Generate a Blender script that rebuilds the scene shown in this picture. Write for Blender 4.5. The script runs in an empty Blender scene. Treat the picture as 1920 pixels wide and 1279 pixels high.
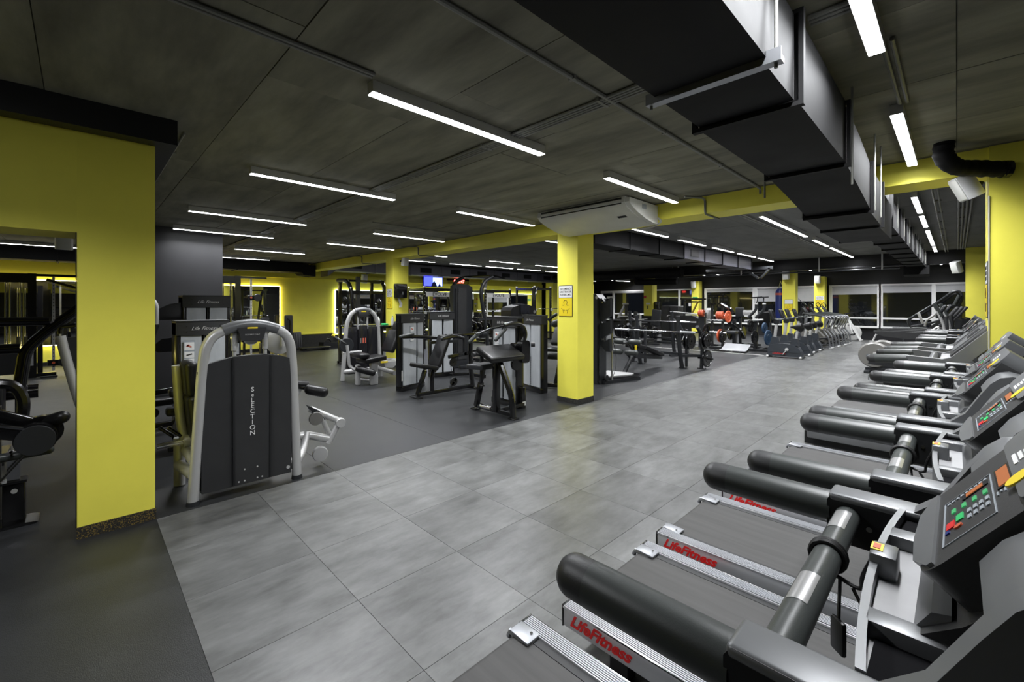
import bpy, bmesh, math, random
from mathutils import Vector, Matrix, Euler
random.seed(7)
PI = math.pi
scene = bpy.context.scene
C = scene.collection

# ------------------------------------------------------------ camera
TH = math.atan2(834, 822)
cam = bpy.data.objects.new('camera', bpy.data.cameras.new('camera'))
C.objects.link(cam)
cam.location = (0, 0, 1.5)
cam.rotation_euler = (PI / 2, 0, TH)
cam.data.sensor_width = 36
cam.data.lens = 36 * 822 / 1920
cam.data.shift_y = -69.5 / 1920
cam.data.clip_start = 0.05
scene.camera = cam
# ------------------------------------------------------------ world (night outside)
world = bpy.data.worlds.new('night'); scene.world = world
world.use_nodes = True
world.node_tree.nodes['Background'].inputs[0].default_value = (0.01, 0.012, 0.02, 1)
world.node_tree.nodes['Background'].inputs[1].default_value = 0.3
# ------------------------------------------------------------ exposure
scene.view_settings.view_transform = 'Standard'
scene.view_settings.look = 'None'
scene.view_settings.gamma = 1
scene.view_settings.use_curve_mapping = False
scene.view_settings.exposure = 1.9
LIGHT_NEAR = 5.0       # glow of the LED diffusers
LIGHT_FAR = 5.0
LAMP_W = 11.5           # lamp inside each fixture, watts
LAMP_SPREAD = math.radians(138)

# ------------------------------------------------------------ materials
def nn(nt, t, **kw):
    n = nt.nodes.new(t)
    for k, v in kw.items(): setattr(n, k, v)
    return n
MATS = {}
def mk(name, col, rough=.5, metal=0, var=0., scale=6., bump=0., bscale=60., spec=.5, coat=0, emit=None, es=0, stretch=(1, 1, 1), alpha=1, rvar=0., perobj=0.):
    m = bpy.data.materials.new(name); m.use_nodes = True
    nt = m.node_tree; b = nt.nodes['Principled BSDF']
    b.inputs['Base Color'].default_value = (*col, 1)
    b.inputs['Roughness'].default_value = rough
    b.inputs['Metallic'].default_value = metal
    b.inputs['Specular IOR Level'].default_value = spec
    b.inputs['Coat Weight'].default_value = coat
    b.inputs['Coat Roughness'].default_value = .15
    if emit:
        b.inputs['Emission Color'].default_value = (*emit, 1)
        b.inputs['Emission Strength'].default_value = es
    if var or bump or rvar or perobj:
        tc = nn(nt, 'ShaderNodeTexCoord'); mp = nn(nt, 'ShaderNodeMapping')
        mp.inputs['Scale'].default_value = stretch
        oi = nn(nt, 'ShaderNodeObjectInfo')
        vm = nn(nt, 'ShaderNodeVectorMath', operation='MULTIPLY_ADD')
        nt.links.new(oi.outputs['Random'], vm.inputs[0]); vm.inputs[1].default_value = (37, 53, 11)
        nt.links.new(tc.outputs['Object'], vm.inputs[2])
        nt.links.new(vm.outputs[0], mp.inputs['Vector'])
        no = nn(nt, 'ShaderNodeTexNoise'); no.inputs['Scale'].default_value = scale
        no.inputs['Detail'].default_value = 6; no.inputs['Roughness'].default_value = .6
        nt.links.new(mp.outputs[0], no.inputs['Vector'])
        cr = nn(nt, 'ShaderNodeValToRGB')
        cr.color_ramp.elements[0].position = .3; cr.color_ramp.elements[1].position = .7
        lo = [max(0, c * (1 - var)) for c in col]; hi = [min(1, c * (1 + var)) for c in col]
        cr.color_ramp.elements[0].color = (*lo, 1); cr.color_ramp.elements[1].color = (*hi, 1)
        nt.links.new(no.outputs['Fac'], cr.inputs['Fac'])
        src = cr.outputs[0]
        if perobj:
            hv = nn(nt, 'ShaderNodeHueSaturation')
            mr = nn(nt, 'ShaderNodeMapRange'); mr.inputs['To Min'].default_value = 1 - perobj; mr.inputs['To Max'].default_value = 1 + perobj
            nt.links.new(oi.outputs['Random'], mr.inputs['Value']); nt.links.new(mr.outputs[0], hv.inputs['Value'])
            nt.links.new(src, hv.inputs['Color']); src = hv.outputs[0]
        nt.links.new(src, b.inputs['Base Color'])
        if rvar:
            mr2 = nn(nt, 'ShaderNodeMapRange'); mr2.inputs['To Min'].default_value = rough - rvar; mr2.inputs['To Max'].default_value = rough + rvar
            nt.links.new(no.outputs['Fac'], mr2.inputs['Value']); nt.links.new(mr2.outputs[0], b.inputs['Roughness'])
        if bump:
            n2 = nn(nt, 'ShaderNodeTexNoise'); n2.inputs['Scale'].default_value = bscale; n2.inputs['Detail'].default_value = 4
            nt.links.new(tc.outputs['Object'], n2.inputs['Vector'])
            bp = nn(nt, 'ShaderNodeBump'); bp.inputs['Strength'].default_value = bump; bp.inputs['Distance'].default_value = .01
            nt.links.new(n2.outputs['Fac'], bp.inputs['Height']); nt.links.new(bp.outputs[0], b.inputs['Normal'])
    MATS[name] = m
    return m
def speckle(name, base, fleck, scale=140, thr=.62, rough=.8):
    m = mk(name, base, rough); nt = m.node_tree; b = nt.nodes['Principled BSDF']
    tc = nn(nt, 'ShaderNodeTexCoord'); vo = nn(nt, 'ShaderNodeTexNoise'); vo.inputs['Scale'].default_value = scale; vo.inputs['Detail'].default_value = 1
    cr = nn(nt, 'ShaderNodeValToRGB'); cr.color_ramp.interpolation = 'CONSTANT'
    cr.color_ramp.elements[0].color = (*base, 1); cr.color_ramp.elements[1].color = (*fleck, 1); cr.color_ramp.elements[1].position = thr
    nt.links.new(tc.outputs['Object'], vo.inputs['Vector']); nt.links.new(vo.outputs['Fac'], cr.inputs['Fac']); nt.links.new(cr.outputs[0], b.inputs['Base Color'])
    return m
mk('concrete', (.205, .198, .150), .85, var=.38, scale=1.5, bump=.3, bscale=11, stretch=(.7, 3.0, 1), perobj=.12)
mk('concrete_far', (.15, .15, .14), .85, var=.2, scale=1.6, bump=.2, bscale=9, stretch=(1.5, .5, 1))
def tile_mat():
    m = mk('tile', (.18, .185, .185), .33, spec=.55); nt = m.node_tree; b = nt.nodes['Principled BSDF']
    tc = nn(nt, 'ShaderNodeTexCoord'); oi = nn(nt, 'ShaderNodeObjectInfo')
    vm = nn(nt, 'ShaderNodeVectorMath', operation='MULTIPLY_ADD'); vm.inputs[1].default_value = (37, 53, 0)
    nt.links.new(oi.outputs['Random'], vm.inputs[0]); nt.links.new(tc.outputs['Object'], vm.inputs[2])
    facs = []
    for sc, st, det in ((2.2, (1.3, .8, 1), 4), (4.2, (3.0, .9, 1), 10), (30, (1.6, .7, 1), 3)):
        mp = nn(nt, 'ShaderNodeMapping'); mp.inputs['Scale'].default_value = st
        no = nn(nt, 'ShaderNodeTexNoise'); no.inputs['Scale'].default_value = sc; no.inputs['Detail'].default_value = det; no.inputs['Roughness'].default_value = .62
        nt.links.new(vm.outputs[0], mp.inputs[0]); nt.links.new(mp.outputs[0], no.inputs['Vector']); facs.append(no.outputs['Fac'])
    a1 = nn(nt, 'ShaderNodeMath', operation='MULTIPLY'); a1.inputs[1].default_value = .5; nt.links.new(facs[0], a1.inputs[0])
    a2 = nn(nt, 'ShaderNodeMath', operation='MULTIPLY_ADD'); a2.inputs[1].default_value = .42; nt.links.new(facs[1], a2.inputs[0]); nt.links.new(a1.outputs[0], a2.inputs[2])
    a3 = nn(nt, 'ShaderNodeMath', operation='MULTIPLY_ADD'); a3.inputs[1].default_value = .08; nt.links.new(facs[2], a3.inputs[0]); nt.links.new(a2.outputs[0], a3.inputs[2])
    cr = nn(nt, 'ShaderNodeValToRGB'); e = cr.color_ramp.elements
    e[0].position = .33; e[0].color = (.040, .041, .039, 1); e[1].position = .68; e[1].color = (.165, .168, .166, 1)
    nt.links.new(a3.outputs[0], cr.inputs['Fac'])
    hv = nn(nt, 'ShaderNodeHueSaturation'); mr = nn(nt, 'ShaderNodeMapRange'); mr.inputs['To Min'].default_value = .9; mr.inputs['To Max'].default_value = 1.1
    nt.links.new(oi.outputs['Random'], mr.inputs['Value']); nt.links.new(mr.outputs[0], hv.inputs['Value']); nt.links.new(cr.outputs[0], hv.inputs['Color'])
    nt.links.new(hv.outputs[0], b.inputs['Base Color'])
    m2 = nn(nt, 'ShaderNodeMapRange'); m2.inputs['To Min'].default_value = .40; m2.inputs['To Max'].default_value = .30
    nt.links.new(a3.outputs[0], m2.inputs['Value']); nt.links.new(m2.outputs[0], b.inputs['Roughness'])
tile_mat()
mk('joint', (.07, .07, .07), .9)
mk('ceiling_joint', (.09, .09, .08), .9)
mk('rubber', (.019, .020, .0215), .38, var=.25, scale=3, bump=.25, bscale=220, spec=.45, perobj=.05, rvar=.06)
mk('yellow', (.85, .785, .10), .55, var=.05, scale=2.2, spec=.35, bump=.04, bscale=30)
mk('black_wall', (.009, .009, .0105), .5, var=.2, scale=3)
mk('black_paint', (.006, .006, .007), .45, var=.2, scale=4)
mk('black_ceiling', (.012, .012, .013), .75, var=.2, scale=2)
mk('black_metal', (.005, .005, .0055), .2, coat=.5)
mk('grey_metal', (.019, .0205, .023), .36, var=.1, scale=5)
mk('charcoal', (.026, .0265, .0275), .45, var=.12, scale=6, bump=.05, bscale=300)
mk('charcoal_gloss', (.145, .15, .155), .36, metal=.3, var=.08, scale=6)
mk('dark_plastic', (.009, .0095, .0105), .45)
mk('tray_grey', (.27, .27, .275), .5, var=.08, scale=12)
mk('silver', (.52, .52, .515), .36, metal=.4, var=.04, scale=4)
mk('silver_light', (.6, .6, .59), .38, metal=.3)
mk('alu', (.50, .51, .53), .36, metal=.55, var=.08, scale=3, stretch=(.3, 6, 6))
mk('alu_dark', (.33, .34, .36), .42, metal=.8, var=.1, scale=3)
mk('matte_black', (.006, .006, .007), .95, spec=.1)
mk('satin', (.5, .5, .5), .3, metal=.7)
mk('chrome', (.75, .75, .76), .14, metal=1)
mk('leather', (.009, .009, .0095), .34, spec=.35, bump=.06, bscale=180)
mk('leather_grey', (.024, .0255, .028), .42, bump=.06, bscale=180)
mk('foam', (.042, .047, .045), .36, bump=.04, bscale=400, var=.08)
mk('belt', (.042, .041, .04), .6, var=.22, scale=4, stretch=(.35, 6, 1), bump=.05, bscale=500)
mk('frost', (.40, .42, .44), .38, var=.16, scale=2.5, stretch=(2.5, 2.5, .6), spec=.5)
mk('white', (.75, .75, .74), .45)
mk('white_dirty', (.62, .62, .58), .5, var=.05)
mk('blind', (.45, .45, .46), .8, var=.04)
mk('red', (.6, .012, .012), .45)
mk('orange', (.5, .085, .03), .5)
mk('blue', (.007, .02, .15), .4)
mk('blue_dark', (.02, .05, .1), .45)
mk('yellow_sign', (.78, .6, .02), .45)
mk('ink', (.02, .02, .02), .6)
mk('ink_brown', (.18, .12, .01), .6)
mk('beige', (.15, .146, .135), .45)
mk('bike_blue', (.032, .037, .045), .42, var=.1)
mk('wire', (.01, .01, .01), .5)
mk('conduit', (.20, .20, .18), .5)
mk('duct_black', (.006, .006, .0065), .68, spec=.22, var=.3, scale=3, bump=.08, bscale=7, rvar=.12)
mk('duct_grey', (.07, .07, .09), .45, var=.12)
mk('glass_night', (.004, .005, .007), .03, spec=1.0, coat=.6)
mk('mirror', (.82, .84, .84), .015, metal=1)
mk('green', (.02, .45, .12), .45)
mk('green_sign', (.01, .3, .12), .5)
mk('cyan_grey', (.3, .33, .36), .5)
mk('skin_red', (.5, .1, .06), .6)
mk('towel', (.035, .038, .05), .9, bump=.3, bscale=90)
mk('display', (.012, .012, .014), .2)
mk('led_white', (.9, .9, .9), .5, emit=(.95, .975, 1), es=LIGHT_NEAR)
mk('led_far', (.9, .9, .9), .5, emit=(.96, .965, 1), es=LIGHT_FAR)
mk('led_warm', (.9, .8, .5), .5, emit=(1, .86, .45), es=3.2)
mk('led_cool', (.8, .95, .85), .5, emit=(.9, 1, .8), es=2.2)
mk('led_red', (.5, .02, .02), .5, emit=(1, .06, .05), es=5)
mk('led_amber', (.10, .03, .008), .5, emit=(1, .28, .05), es=.10)
mk('led_green', (.03, .25, .08), .5, emit=(.1, .9, .3), es=.05)
mk('lit_blue', (.02, .02, .3), .4, emit=(.03, .04, .95), es=1.6)
mk('lit_paleblue', (.2, .25, .6), .4, emit=(.22, .32, .9), es=1.3)
mk('lit_white', (.6, .7, .9), .4, emit=(.6, .75, 1), es=1.5)
speckle('speckle', (.012, .012, .01), (.16, .11, .02), 150, .56)
speckle('speckle_dark', (.014, .014, .012), (.06, .055, .04), 90, .6)

# ------------------------------------------------------------ geometry helpers
class G:
    """collects geometry; world coordinates are turned into the local frame of thing t"""
    def __init__(s, t=None):
        s.v = []; s.f = []
        s.m = t.matrix_world.inverted() if t is not None else None
        s.pre = None
    def add(s, vs, fs):
        o = len(s.v)
        for p in vs:
            p = Vector(p)
            if s.pre is not None: p = s.pre @ p
            if s.m is not None: p = s.m @ p
            s.v.append(p[:])
        s.f += [tuple(i + o for i in f) for f in fs]
        return s
    def box(s, x0, x1, y0, y1, z0, z1, bev=0, seg=2, rot=None):
        if rot is None and not bev:
            vs = [(x, y, z) for z in (z0, z1) for y in (y0, y1) for x in (x0, x1)]
            return s.add(vs, [(0, 2, 3, 1), (4, 5, 7, 6), (0, 1, 5, 4), (2, 6, 7, 3), (0, 4, 6, 2), (1, 3, 7, 5)])
        c = Vector(((x0 + x1) / 2, (y0 + y1) / 2, (z0 + z1) / 2)); d = (x1 - x0, y1 - y0, z1 - z0)
        return s.ob(c, d, rot, bev, seg)
    def ob(s, c, d, rot=None, bev=0, seg=2):
        bm = bmesh.new(); bmesh.ops.create_cube(bm, size=1)
        bmesh.ops.scale(bm, vec=d, verts=bm.verts)
        if bev: bmesh.ops.bevel(bm, geom=bm.edges[:], offset=min(bev, min(d) * .49), segments=seg, affect='EDGES', profile=.5)
        mt = Matrix.Translation(c)
        if rot is not None: mt = mt @ (rot if isinstance(rot, Matrix) else Euler(rot).to_matrix().to_4x4())
        bm.verts.ensure_lookup_table(); bm.verts.index_update()
        vs = [mt @ v.co for v in bm.verts]; fs = [tuple(v.index for v in f.verts) for f in bm.faces]
        bm.free()
        return s.add(vs, fs)
    def bar(s, p, q, w, h=None, bev=0, up=(0, 0, 1)):
        p = Vector(p); q = Vector(q); h = h or w
        z = (q - p); L = z.length; z.normalize(); u = Vector(up)
        x = u.cross(z)
        if x.length < 1e-3: x = Vector((1, 0, 0)).cross(z)
        x.normalize(); y = z.cross(x)
        m = Matrix((x, y, z)).transposed().to_4x4()
        return s.ob((p + q) / 2, (w, h, L), m, bev)
    def ring(s, c, x, y, r, n, ry=None):
        ry = ry or r
        return [c + x * (r * math.cos(2 * PI * i / n)) + y * (ry * math.sin(2 * PI * i / n)) for i in range(n)]
    def cyl(s, p, q, r, r2=None, n=16, cap=True):
        p = Vector(p); q = Vector(q); z = (q - p).normalized()
        x = z.orthogonal().normalized(); y = z.cross(x); r2 = r if r2 is None else r2
        a = s.ring(p, x, y, r, n); b = s.ring(q, x, y, r2, n)
        s.add(a + b, [(i, (i + 1) % n, n + (i + 1) % n, n + i) for i in range(n)])
        if cap: s.add(a, [tuple(reversed(range(n)))]); s.add(b, [tuple(range(n))])
        return s
    def tube(s, pts, r, n=10, fil=0, fs=4, closed=False, cap=True, ry=None):
        P = [Vector(p) for p in pts]
        if fil:
            Q = []; L = len(P)
            for i, p in enumerate(P):
                if not closed and i in (0, L - 1): Q.append(p); continue
                a = P[i - 1]; b = P[(i + 1) % L]
                d1 = (a - p); d2 = (b - p); f = min(fil, d1.length * .45, d2.length * .45)
                A = p + d1.normalized() * f; B = p + d2.normalized() * f
                for k in range(fs + 1):
                    t = k / fs; Q.append(A * (1 - t) ** 2 + p * 2 * t * (1 - t) + B * t * t)
            P = Q
        L = len(P); rings = []; x = None
        for i, p in enumerate(P):
            if closed: d = P[(i + 1) % L] - P[i - 1]
            else: d = P[min(i + 1, L - 1)] - P[max(i - 1, 0)]
            d.normalize()
            if x is None: x = d.orthogonal().normalized() if ry is None else Vector((0, 0, 1)).cross(d).normalized()
            x = (x - d * x.dot(d)).normalized(); y = d.cross(x)
            rr = r[i] if isinstance(r, (list, tuple)) else r
            rings.append(s.ring(p, x, y, rr, n, ry))
        vs = [v for R in rings for v in R]; f = []
        for i in range(L if closed else L - 1):
            a = i * n; b = ((i + 1) % L) * n
            f += [(a + k, a + (k + 1) % n, b + (k + 1) % n, b + k) for k in range(n)]
        s.add(vs, f)
        if cap and not closed:
            s.add(rings[0], [tuple(reversed(range(n)))]); s.add(rings[-1], [tuple(range(n))])
        return s
    def capsule(s, p, q, r, n=14, ends=(1, 1), k=4):
        p = Vector(p); q = Vector(q); d = (q - p).normalized(); pts = []; rs = []
        if ends[0]:
            for i in range(k + 1):
                a = PI / 2 * i / k; pts.append(p - d * (r * math.cos(a)) * .9); rs.append(max(.001, r * math.sin(a)))
        else: pts.append(p); rs.append(r)
        if ends[1]:
            for i in range(k + 1):
                a = PI / 2 * i / k; pts.append(q + d * (r * math.sin(a)) * .9); rs.append(max(.001, r * math.cos(a)))
        else: pts.append(q); rs.append(r)
        return s.tube(pts, rs, n)
    def prism(s, poly, axis, a, b):
        n = len(poly)
        def P(u, v, w): return {'x': (w, u, v), 'y': (u, w, v), 'z': (u, v, w)}[axis]
        A = [P(u, v, a) for u, v in poly]; B = [P(u, v, b) for u, v in poly]
        s.add(A + B, [(i, (i + 1) % n, n + (i + 1) % n, n + i) for i in range(n)])
        s.add(A, [tuple(reversed(range(n)))]); s.add(B, [tuple(range(n))])
        return s
    def disc(s, c, ax, r, t, n=24, hole=0, lip=0):
        """flat wheel: revolve a profile about ax"""
        c = Vector(c); z = Vector(ax).normalized(); x = z.orthogonal().normalized(); y = z.cross(x)
        pr = [(hole or .001, -t / 2), (r * .93, -t / 2), (r, -t * .3), (r, t * .3), (r * .93, t / 2)]
        if lip: pr += [(r * .82, t / 2), (r * .78, t / 2 - lip), (r * .45, t / 2 - lip), (r * .4, t / 2)]
        pr += [(hole or .001, t / 2)]
        m = len(pr); vs = []
        for i in range(n):
            a = 2 * PI * i / n
            for rr, h in pr: vs.append(c + (x * math.cos(a) + y * math.sin(a)) * rr + z * h)
        f = []
        for i in range(n):
            j = (i + 1) % n
            f += [(i * m + k, j * m + k, j * m + (k + 1) % m, i * m + (k + 1) % m) for k in range(m if hole else m - 1)]
        return s.add(vs, f)
    def sph(s, c, r, n=12):
        c = Vector(c)
        return s.tube([c + Vector((0, 0, -r * math.cos(PI * i / 8))) for i in range(9)], [max(.001, r * math.sin(PI * i / 8)) for i in range(9)], n, cap=False)
    def mesh(s, name):
        me = bpy.data.meshes.new(name); me.from_pydata(s.v, [], s.f); me.validate()
        bm = bmesh.new(); bm.from_mesh(me); bmesh.ops.recalc_face_normals(bm, faces=bm.faces); bm.to_mesh(me); bm.free()
        me.polygons.foreach_set('use_smooth', [True] * len(me.polygons)); me.set_sharp_from_angle(angle=math.radians(38))
        return me
def tag(o, label=None, cat=None, group=None, kind=None):
    if label: o['label'] = label
    if cat: o['category'] = cat
    if group: o['group'] = group
    if kind: o['kind'] = kind
    return o
def obj(name, g, mat, parent=None, label=None):
    me = g.mesh(name); me.materials.append(MATS[mat])
    o = bpy.data.objects.new(name, me); C.objects.link(o)
    if parent is not None: o.parent = parent
    if label: o['label'] = label
    return o
def inst(name, me, parent=None, loc=(0, 0, 0), rot=None):
    o = bpy.data.objects.new(name, me); C.objects.link(o); o.parent = parent; o.location = loc
    if rot: o.rotation_euler = rot
    return o
def thing(name, label, cat, loc=(0, 0, 0), rz=0, group=None, kind=None):
    o = bpy.data.objects.new(name, None); C.objects.link(o)
    o.empty_display_size = .1
    o.location = loc; o.rotation_euler = (0, 0, rz)
    o.matrix_world = Matrix.Translation(loc) @ Matrix.Rotation(rz, 4, 'Z')
    return tag(o, label, cat, group, kind)
def tree(o, parent=None, label=None, loc=None, rz=None):
    c = o.copy(); C.objects.link(c)
    if parent is not None: c.parent = parent
    for ch in list(o.children): tree(ch, c)
    if label: c['label'] = label
    if loc is not None: c.location = loc
    if rz is not None: c.rotation_euler = (0, 0, rz)
    if loc is not None or rz is not None:
        c.matrix_world = Matrix.Translation(c.location) @ Matrix.Rotation(c.rotation_euler.z, 4, 'Z')
    return c
_tc = {}
def text(name, s, size, mat, parent, mtx, shear=0., thick=.0008, t=None, offs=0., align='CENTER'):
    key = (s, size, shear, thick, offs, align, mat)
    if key not in _tc:
        cu = bpy.data.curves.new('txt', 'FONT'); cu.body = s; cu.size = size; cu.shear = shear; cu.extrude = thick
        cu.align_x = align; cu.align_y = 'CENTER'; cu.resolution_u = 3; cu.offset = offs
        to = bpy.data.objects.new('txt', cu)
        me = bpy.data.meshes.new_from_object(to); bpy.data.objects.remove(to); bpy.data.curves.remove(cu)
        me.name = name; me.materials.clear(); me.materials.append(MATS[mat]); _tc[key] = me
    o = bpy.data.objects.new(name, _tc[key]); C.objects.link(o); o.parent = parent
    o.matrix_local = (t.matrix_world.inverted() if t is not None else Matrix()) @ mtx
    return o
def frame_mtx(origin, right, up):
    r = Vector(right).normalized(); u = Vector(up).normalized(); n = r.cross(u); u = n.cross(r)
    return Matrix.Translation(origin) @ Matrix((r, u, n)).transposed().to_4x4()
ORD = ['first', 'second', 'third', 'fourth', 'fifth', 'sixth', 'seventh', 'eighth']

# ============================================================ STRUCTURE
CA, CB = 2.77, 3.04                  # ceiling heights before and behind the yellow beam
floor = obj('floor', G().box(-20, 3, -6, 24.2, -.2, -.006), 'joint'); tag(floor, 'grey tile and black rubber gym floor', kind='structure')
# grey vinyl tiles, each a piece
TX, TY = .597, .624
tme = G().box(0, TX - .0016, 0, TY - .0016, -.0058, 0, bev=.0008, seg=1).mesh('floor_tile'); tme.materials.append(MATS['tile'])
for j in range(37):
    for i in range(8):
        inst('floor_tile', tme, floor, (-3.918 + i * TX, .38 + j * TY, 0))
# black rubber rolls
def roll(x0, x1, y0, y1):
    o = obj('rubber_roll', G().box(x0 + .0015, x1 - .0015, y0 + .0015, y1 - .0015, -.0058, -.0002), 'rubber', floor)
yy = -6.0
for y0, y1 in [(-6, -4.6), (-4.6, -3.35), (-3.35, -2.1), (-2.1, -.86), (-.86, .38)]: roll(-20, 3, y0, y1)
for k in range(19): roll(-20, -3.9195, .38 + k * 1.25, min(.38 + (k + 1) * 1.25, 24.2))
roll(.862, 3, .38, 24.2)
obj('floor_line', G().box(-10.2, -3.95, 14.18, 14.24, -.0002, .0006), 'white_dirty', floor)
obj('floor_line', G().box(-3.98, -3.92, 5.9, 14.2, -.0002, .0004), 'joint', floor)

# ceiling of bare concrete panels
ceil = obj('ceiling', G().box(-20, 3, -6, 5.3, CA + .012, CA + .25).box(-20, 3, 5.3, 24.2, CB + .012, CB + .2), 'ceiling_joint'); tag(ceil, 'bare dark concrete slab ceiling', kind='structure')
for j in range(13):
    y0 = -6.6 + j * .89 + .22; y1 = y0 + .89
    y0 = max(y0, -6); y1 = min(y1, 5.3)
    if y1 <= y0: continue
    xs = [-20, -16.2, -13.5, -10.8, -8.1, -5.4, -2.7, 0, 3]
    sh = .6 if j % 2 else 0
    xs = [x + (sh if 0 < k < 8 and x < -.1 else 0) for k, x in enumerate(xs)]
    for a, b in zip(xs, xs[1:]):
        dz = random.uniform(0, .004)
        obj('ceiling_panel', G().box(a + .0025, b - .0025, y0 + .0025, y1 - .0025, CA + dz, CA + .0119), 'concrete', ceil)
for j in range(10):
    y0 = 5.7 + j * 1.2; y1 = min(y0 + 1.2, 17.6)
    if y1 <= y0: continue
    for a, b in [(-20, -13), (-13, -9.4), (-9.4, -5.8), (-5.8, -2.9), (-2.9, 0), (0, 3)]:
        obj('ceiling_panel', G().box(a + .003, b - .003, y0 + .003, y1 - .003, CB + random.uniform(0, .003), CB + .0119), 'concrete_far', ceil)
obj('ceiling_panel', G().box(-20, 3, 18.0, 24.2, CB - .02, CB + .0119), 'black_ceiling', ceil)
def struct(name, g, mat, label=None): return tag(obj(name, g, mat), label, kind='structure')
struct('beam', G().box(-15.5, 2.9, 5.3, 5.7, 2.58, CB), 'yellow', 'long yellow concrete ceiling beam crossing the hall over the yellow pillars')
struct('beam', G().box(-20, 2.9, 17.6, 18.0, 2.66, CB), 'black_paint', 'black ceiling beam across the far end before the windows')
struct('beam', G().box(-5.4, -3.8, -6, .483, 2.6, CA), 'black_paint', 'black soffit beam above the nearest yellow wall')
# ---- walls
wl = struct('wall_left', G().box(-4.33, -3.93, -.014, .374, 0, 2.6), 'yellow', 'nearest yellow wall pier with speckled base')
obj('header', G().box(-4.33, -3.93, -6, -.014, 1.955, 2.6), 'yellow', wl)
obj('baseboard', G().box(-4.34, -3.922, -.016, .38, 0, .075), 'speckle', wl, 'black rubber base strip with ochre flecks')
obj('edge_strip', G().box(-3.95, -3.926, -.02, -.0145, .075, 1.955), 'black_paint', wl)
struct('wall_inner', G().box(-11.2, -9.12, .25, 1.80, 0, CA), 'black_wall', 'black partition block behind the nearest yellow pier')
wb = struct('wall_back', G().box(-15.8, -15.5, -6, 17.5, 0, CB), 'yellow', 'yellow back wall with lit mirrors, television and clock')
obj('black_base', G().box(-15.5, -15.47, 4.75, 6.38, 0, .45), 'speckle_dark', wb)
obj('ledge', G().box(-15.5, -15.45, 4.75, 6.38, .47, .5), 'yellow', wb)
obj('baseboard', G().box(-15.5, -15.48, -6, 4.6, 0, .09), 'black_paint', wb)
obj('base_panel', G().box(-15.5, -15.475, 6.38, 17.4, 0, .40), 'black_paint', wb)
obj('upper_band', G().box(-15.5, -15.44, 2.9, 17.5, 2.36, 2.52), 'yellow', wb)
struct('wall_side', G().box(-20.2, -20, 17.5, 24, 0, CB), 'black_wall', 'black far side wall')
struct('wall_inner', G().box(-20, -15.8, 17.3, 17.5, 0, CB), 'black_wall', 'black return wall beside the yellow back wall')
struct('wall_right', G().box(2.9, 3.1, -6, 24, 0, CB), 'black_wall', 'dark wall in front of the treadmills')
struct('wall_rear', G().box(-20, 3, -6.2, -6, 0, CB), 'yellow', 'yellow wall behind the camera')
struct('wall_side', G().box(-15.8, -15.5, -6.2, -6, 0, CA), 'yellow', 'yellow corner beside the back wall')
# ---- pillars
def pillar(x1, y0, w, d, top, label, z0=0, base=True, mat='yellow'):
    p = struct('pillar', G().box(x1 - w, x1, y0, y0 + d, z0, top), mat, label)
    if base: obj('baseboard', G().box(x1 - w - .006, x1 + .006, y0 - .006, y0 + d + .006, 0, .075), 'speckle_dark', p)
    return p
p_mid = pillar(-3.96, 5.275, .385, .40, 2.58, 'yellow square pillar in the middle under the air conditioner')
p_bk = pillar(-9.34, 5.275, .36, .40, 2.58, 'yellow square pillar with shelf and towel dispenser')
p_rt = pillar(1.15, 5.27, .965, .62, CB, 'wide yellow pillar at the right beside the treadmills')
obj('corner_guard', G().box(.18, .187, 5.262, 5.30, .1, 2.38), 'silver_light', p_rt)
pillar(.95, 17.3, .78, .5, CB, 'yellow pillar beyond the treadmill row at the window end')
p_f1 = pillar(-3.96, 17.8, .40, .34, 2.66, 'yellow pillar beside the blue punching bag')
p_f2 = pillar(-3.98, 22.75, .38, .45, 2.68, 'yellow pillar against the windows behind the steppers')
p_f3 = pillar(-9.34, 17.8, .40, .42, 2.66, 'yellow pillar with black lower part and fire notices', z0=.98, base=False)
obj('lower_sleeve', G().box(-9.73, -9.35, 17.81, 18.2, 0, .98), 'black_paint', p_f3)
p_f4 = pillar(-9.36, 22.75, .36, .45, 2.68, 'yellow pillar with the green exit sign')
pillar(-14.72, 17.5, .5, .4, 2.66, 'yellow pillar at the end of the mirror wall')
pillar(-15.1, 21.3, .5, .4, 2.66, 'yellow pillar at the leftmost far window', base=False)
# ---- far window wall
YW = 23.3
ww = struct('wall_far', G().box(-20, 3, YW + .12, YW + .3, 0, CB).box(-20, 3, YW, YW + .12, 2.31, CB).box(-20, 3, YW, YW + .12, 0, .57), 'black_wall', 'black wall with the band of night windows')
def window(n, x0, x1, posts, blind, label, ztop=2.31, zs=.58):
    w = thing('window_%d' % n, label, None, (x0, YW, 0), kind='structure')
    xs = [x0] + posts + [x1]
    f = G(w).box(x0, x1, YW - .05, YW + .02, ztop - .06, ztop)
    obj('top_frame', f, 'white', w)
    obj('sill', G(w).box(x0, x1, YW - .14, YW + .02, zs - .07, zs), 'white', w)
    obj('transom', G(w).box(x0, x1, YW - .05, YW + .02, .88, .95), 'white', w)
    for x in xs: obj('post', G(w).box(x - .06, x + .06, YW - .06, YW + .02, zs, ztop), 'white', w)
    for k, (a, b) in enumerate(zip(xs, xs[1:])):
        obj('pane', G(w).box(a + .06, b - .06, YW + .0, YW + .012, .95, ztop - .06), 'glass_night', w)
        obj('pane', G(w).box(a + .06, b - .06, YW + .0, YW + .012, zs, .88), 'glass_night', w)
        bz = blind[k] if isinstance(blind, (list, tuple)) else blind
        if bz: obj('roller_blind', G(w).box(a + .05, b - .05, YW - .045, YW - .035, bz, ztop - .05).cyl((a + .05, YW - .04, ztop - .08), (b - .05, YW - .04, ztop - .08), .035, n=10), 'blind', w)
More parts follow.
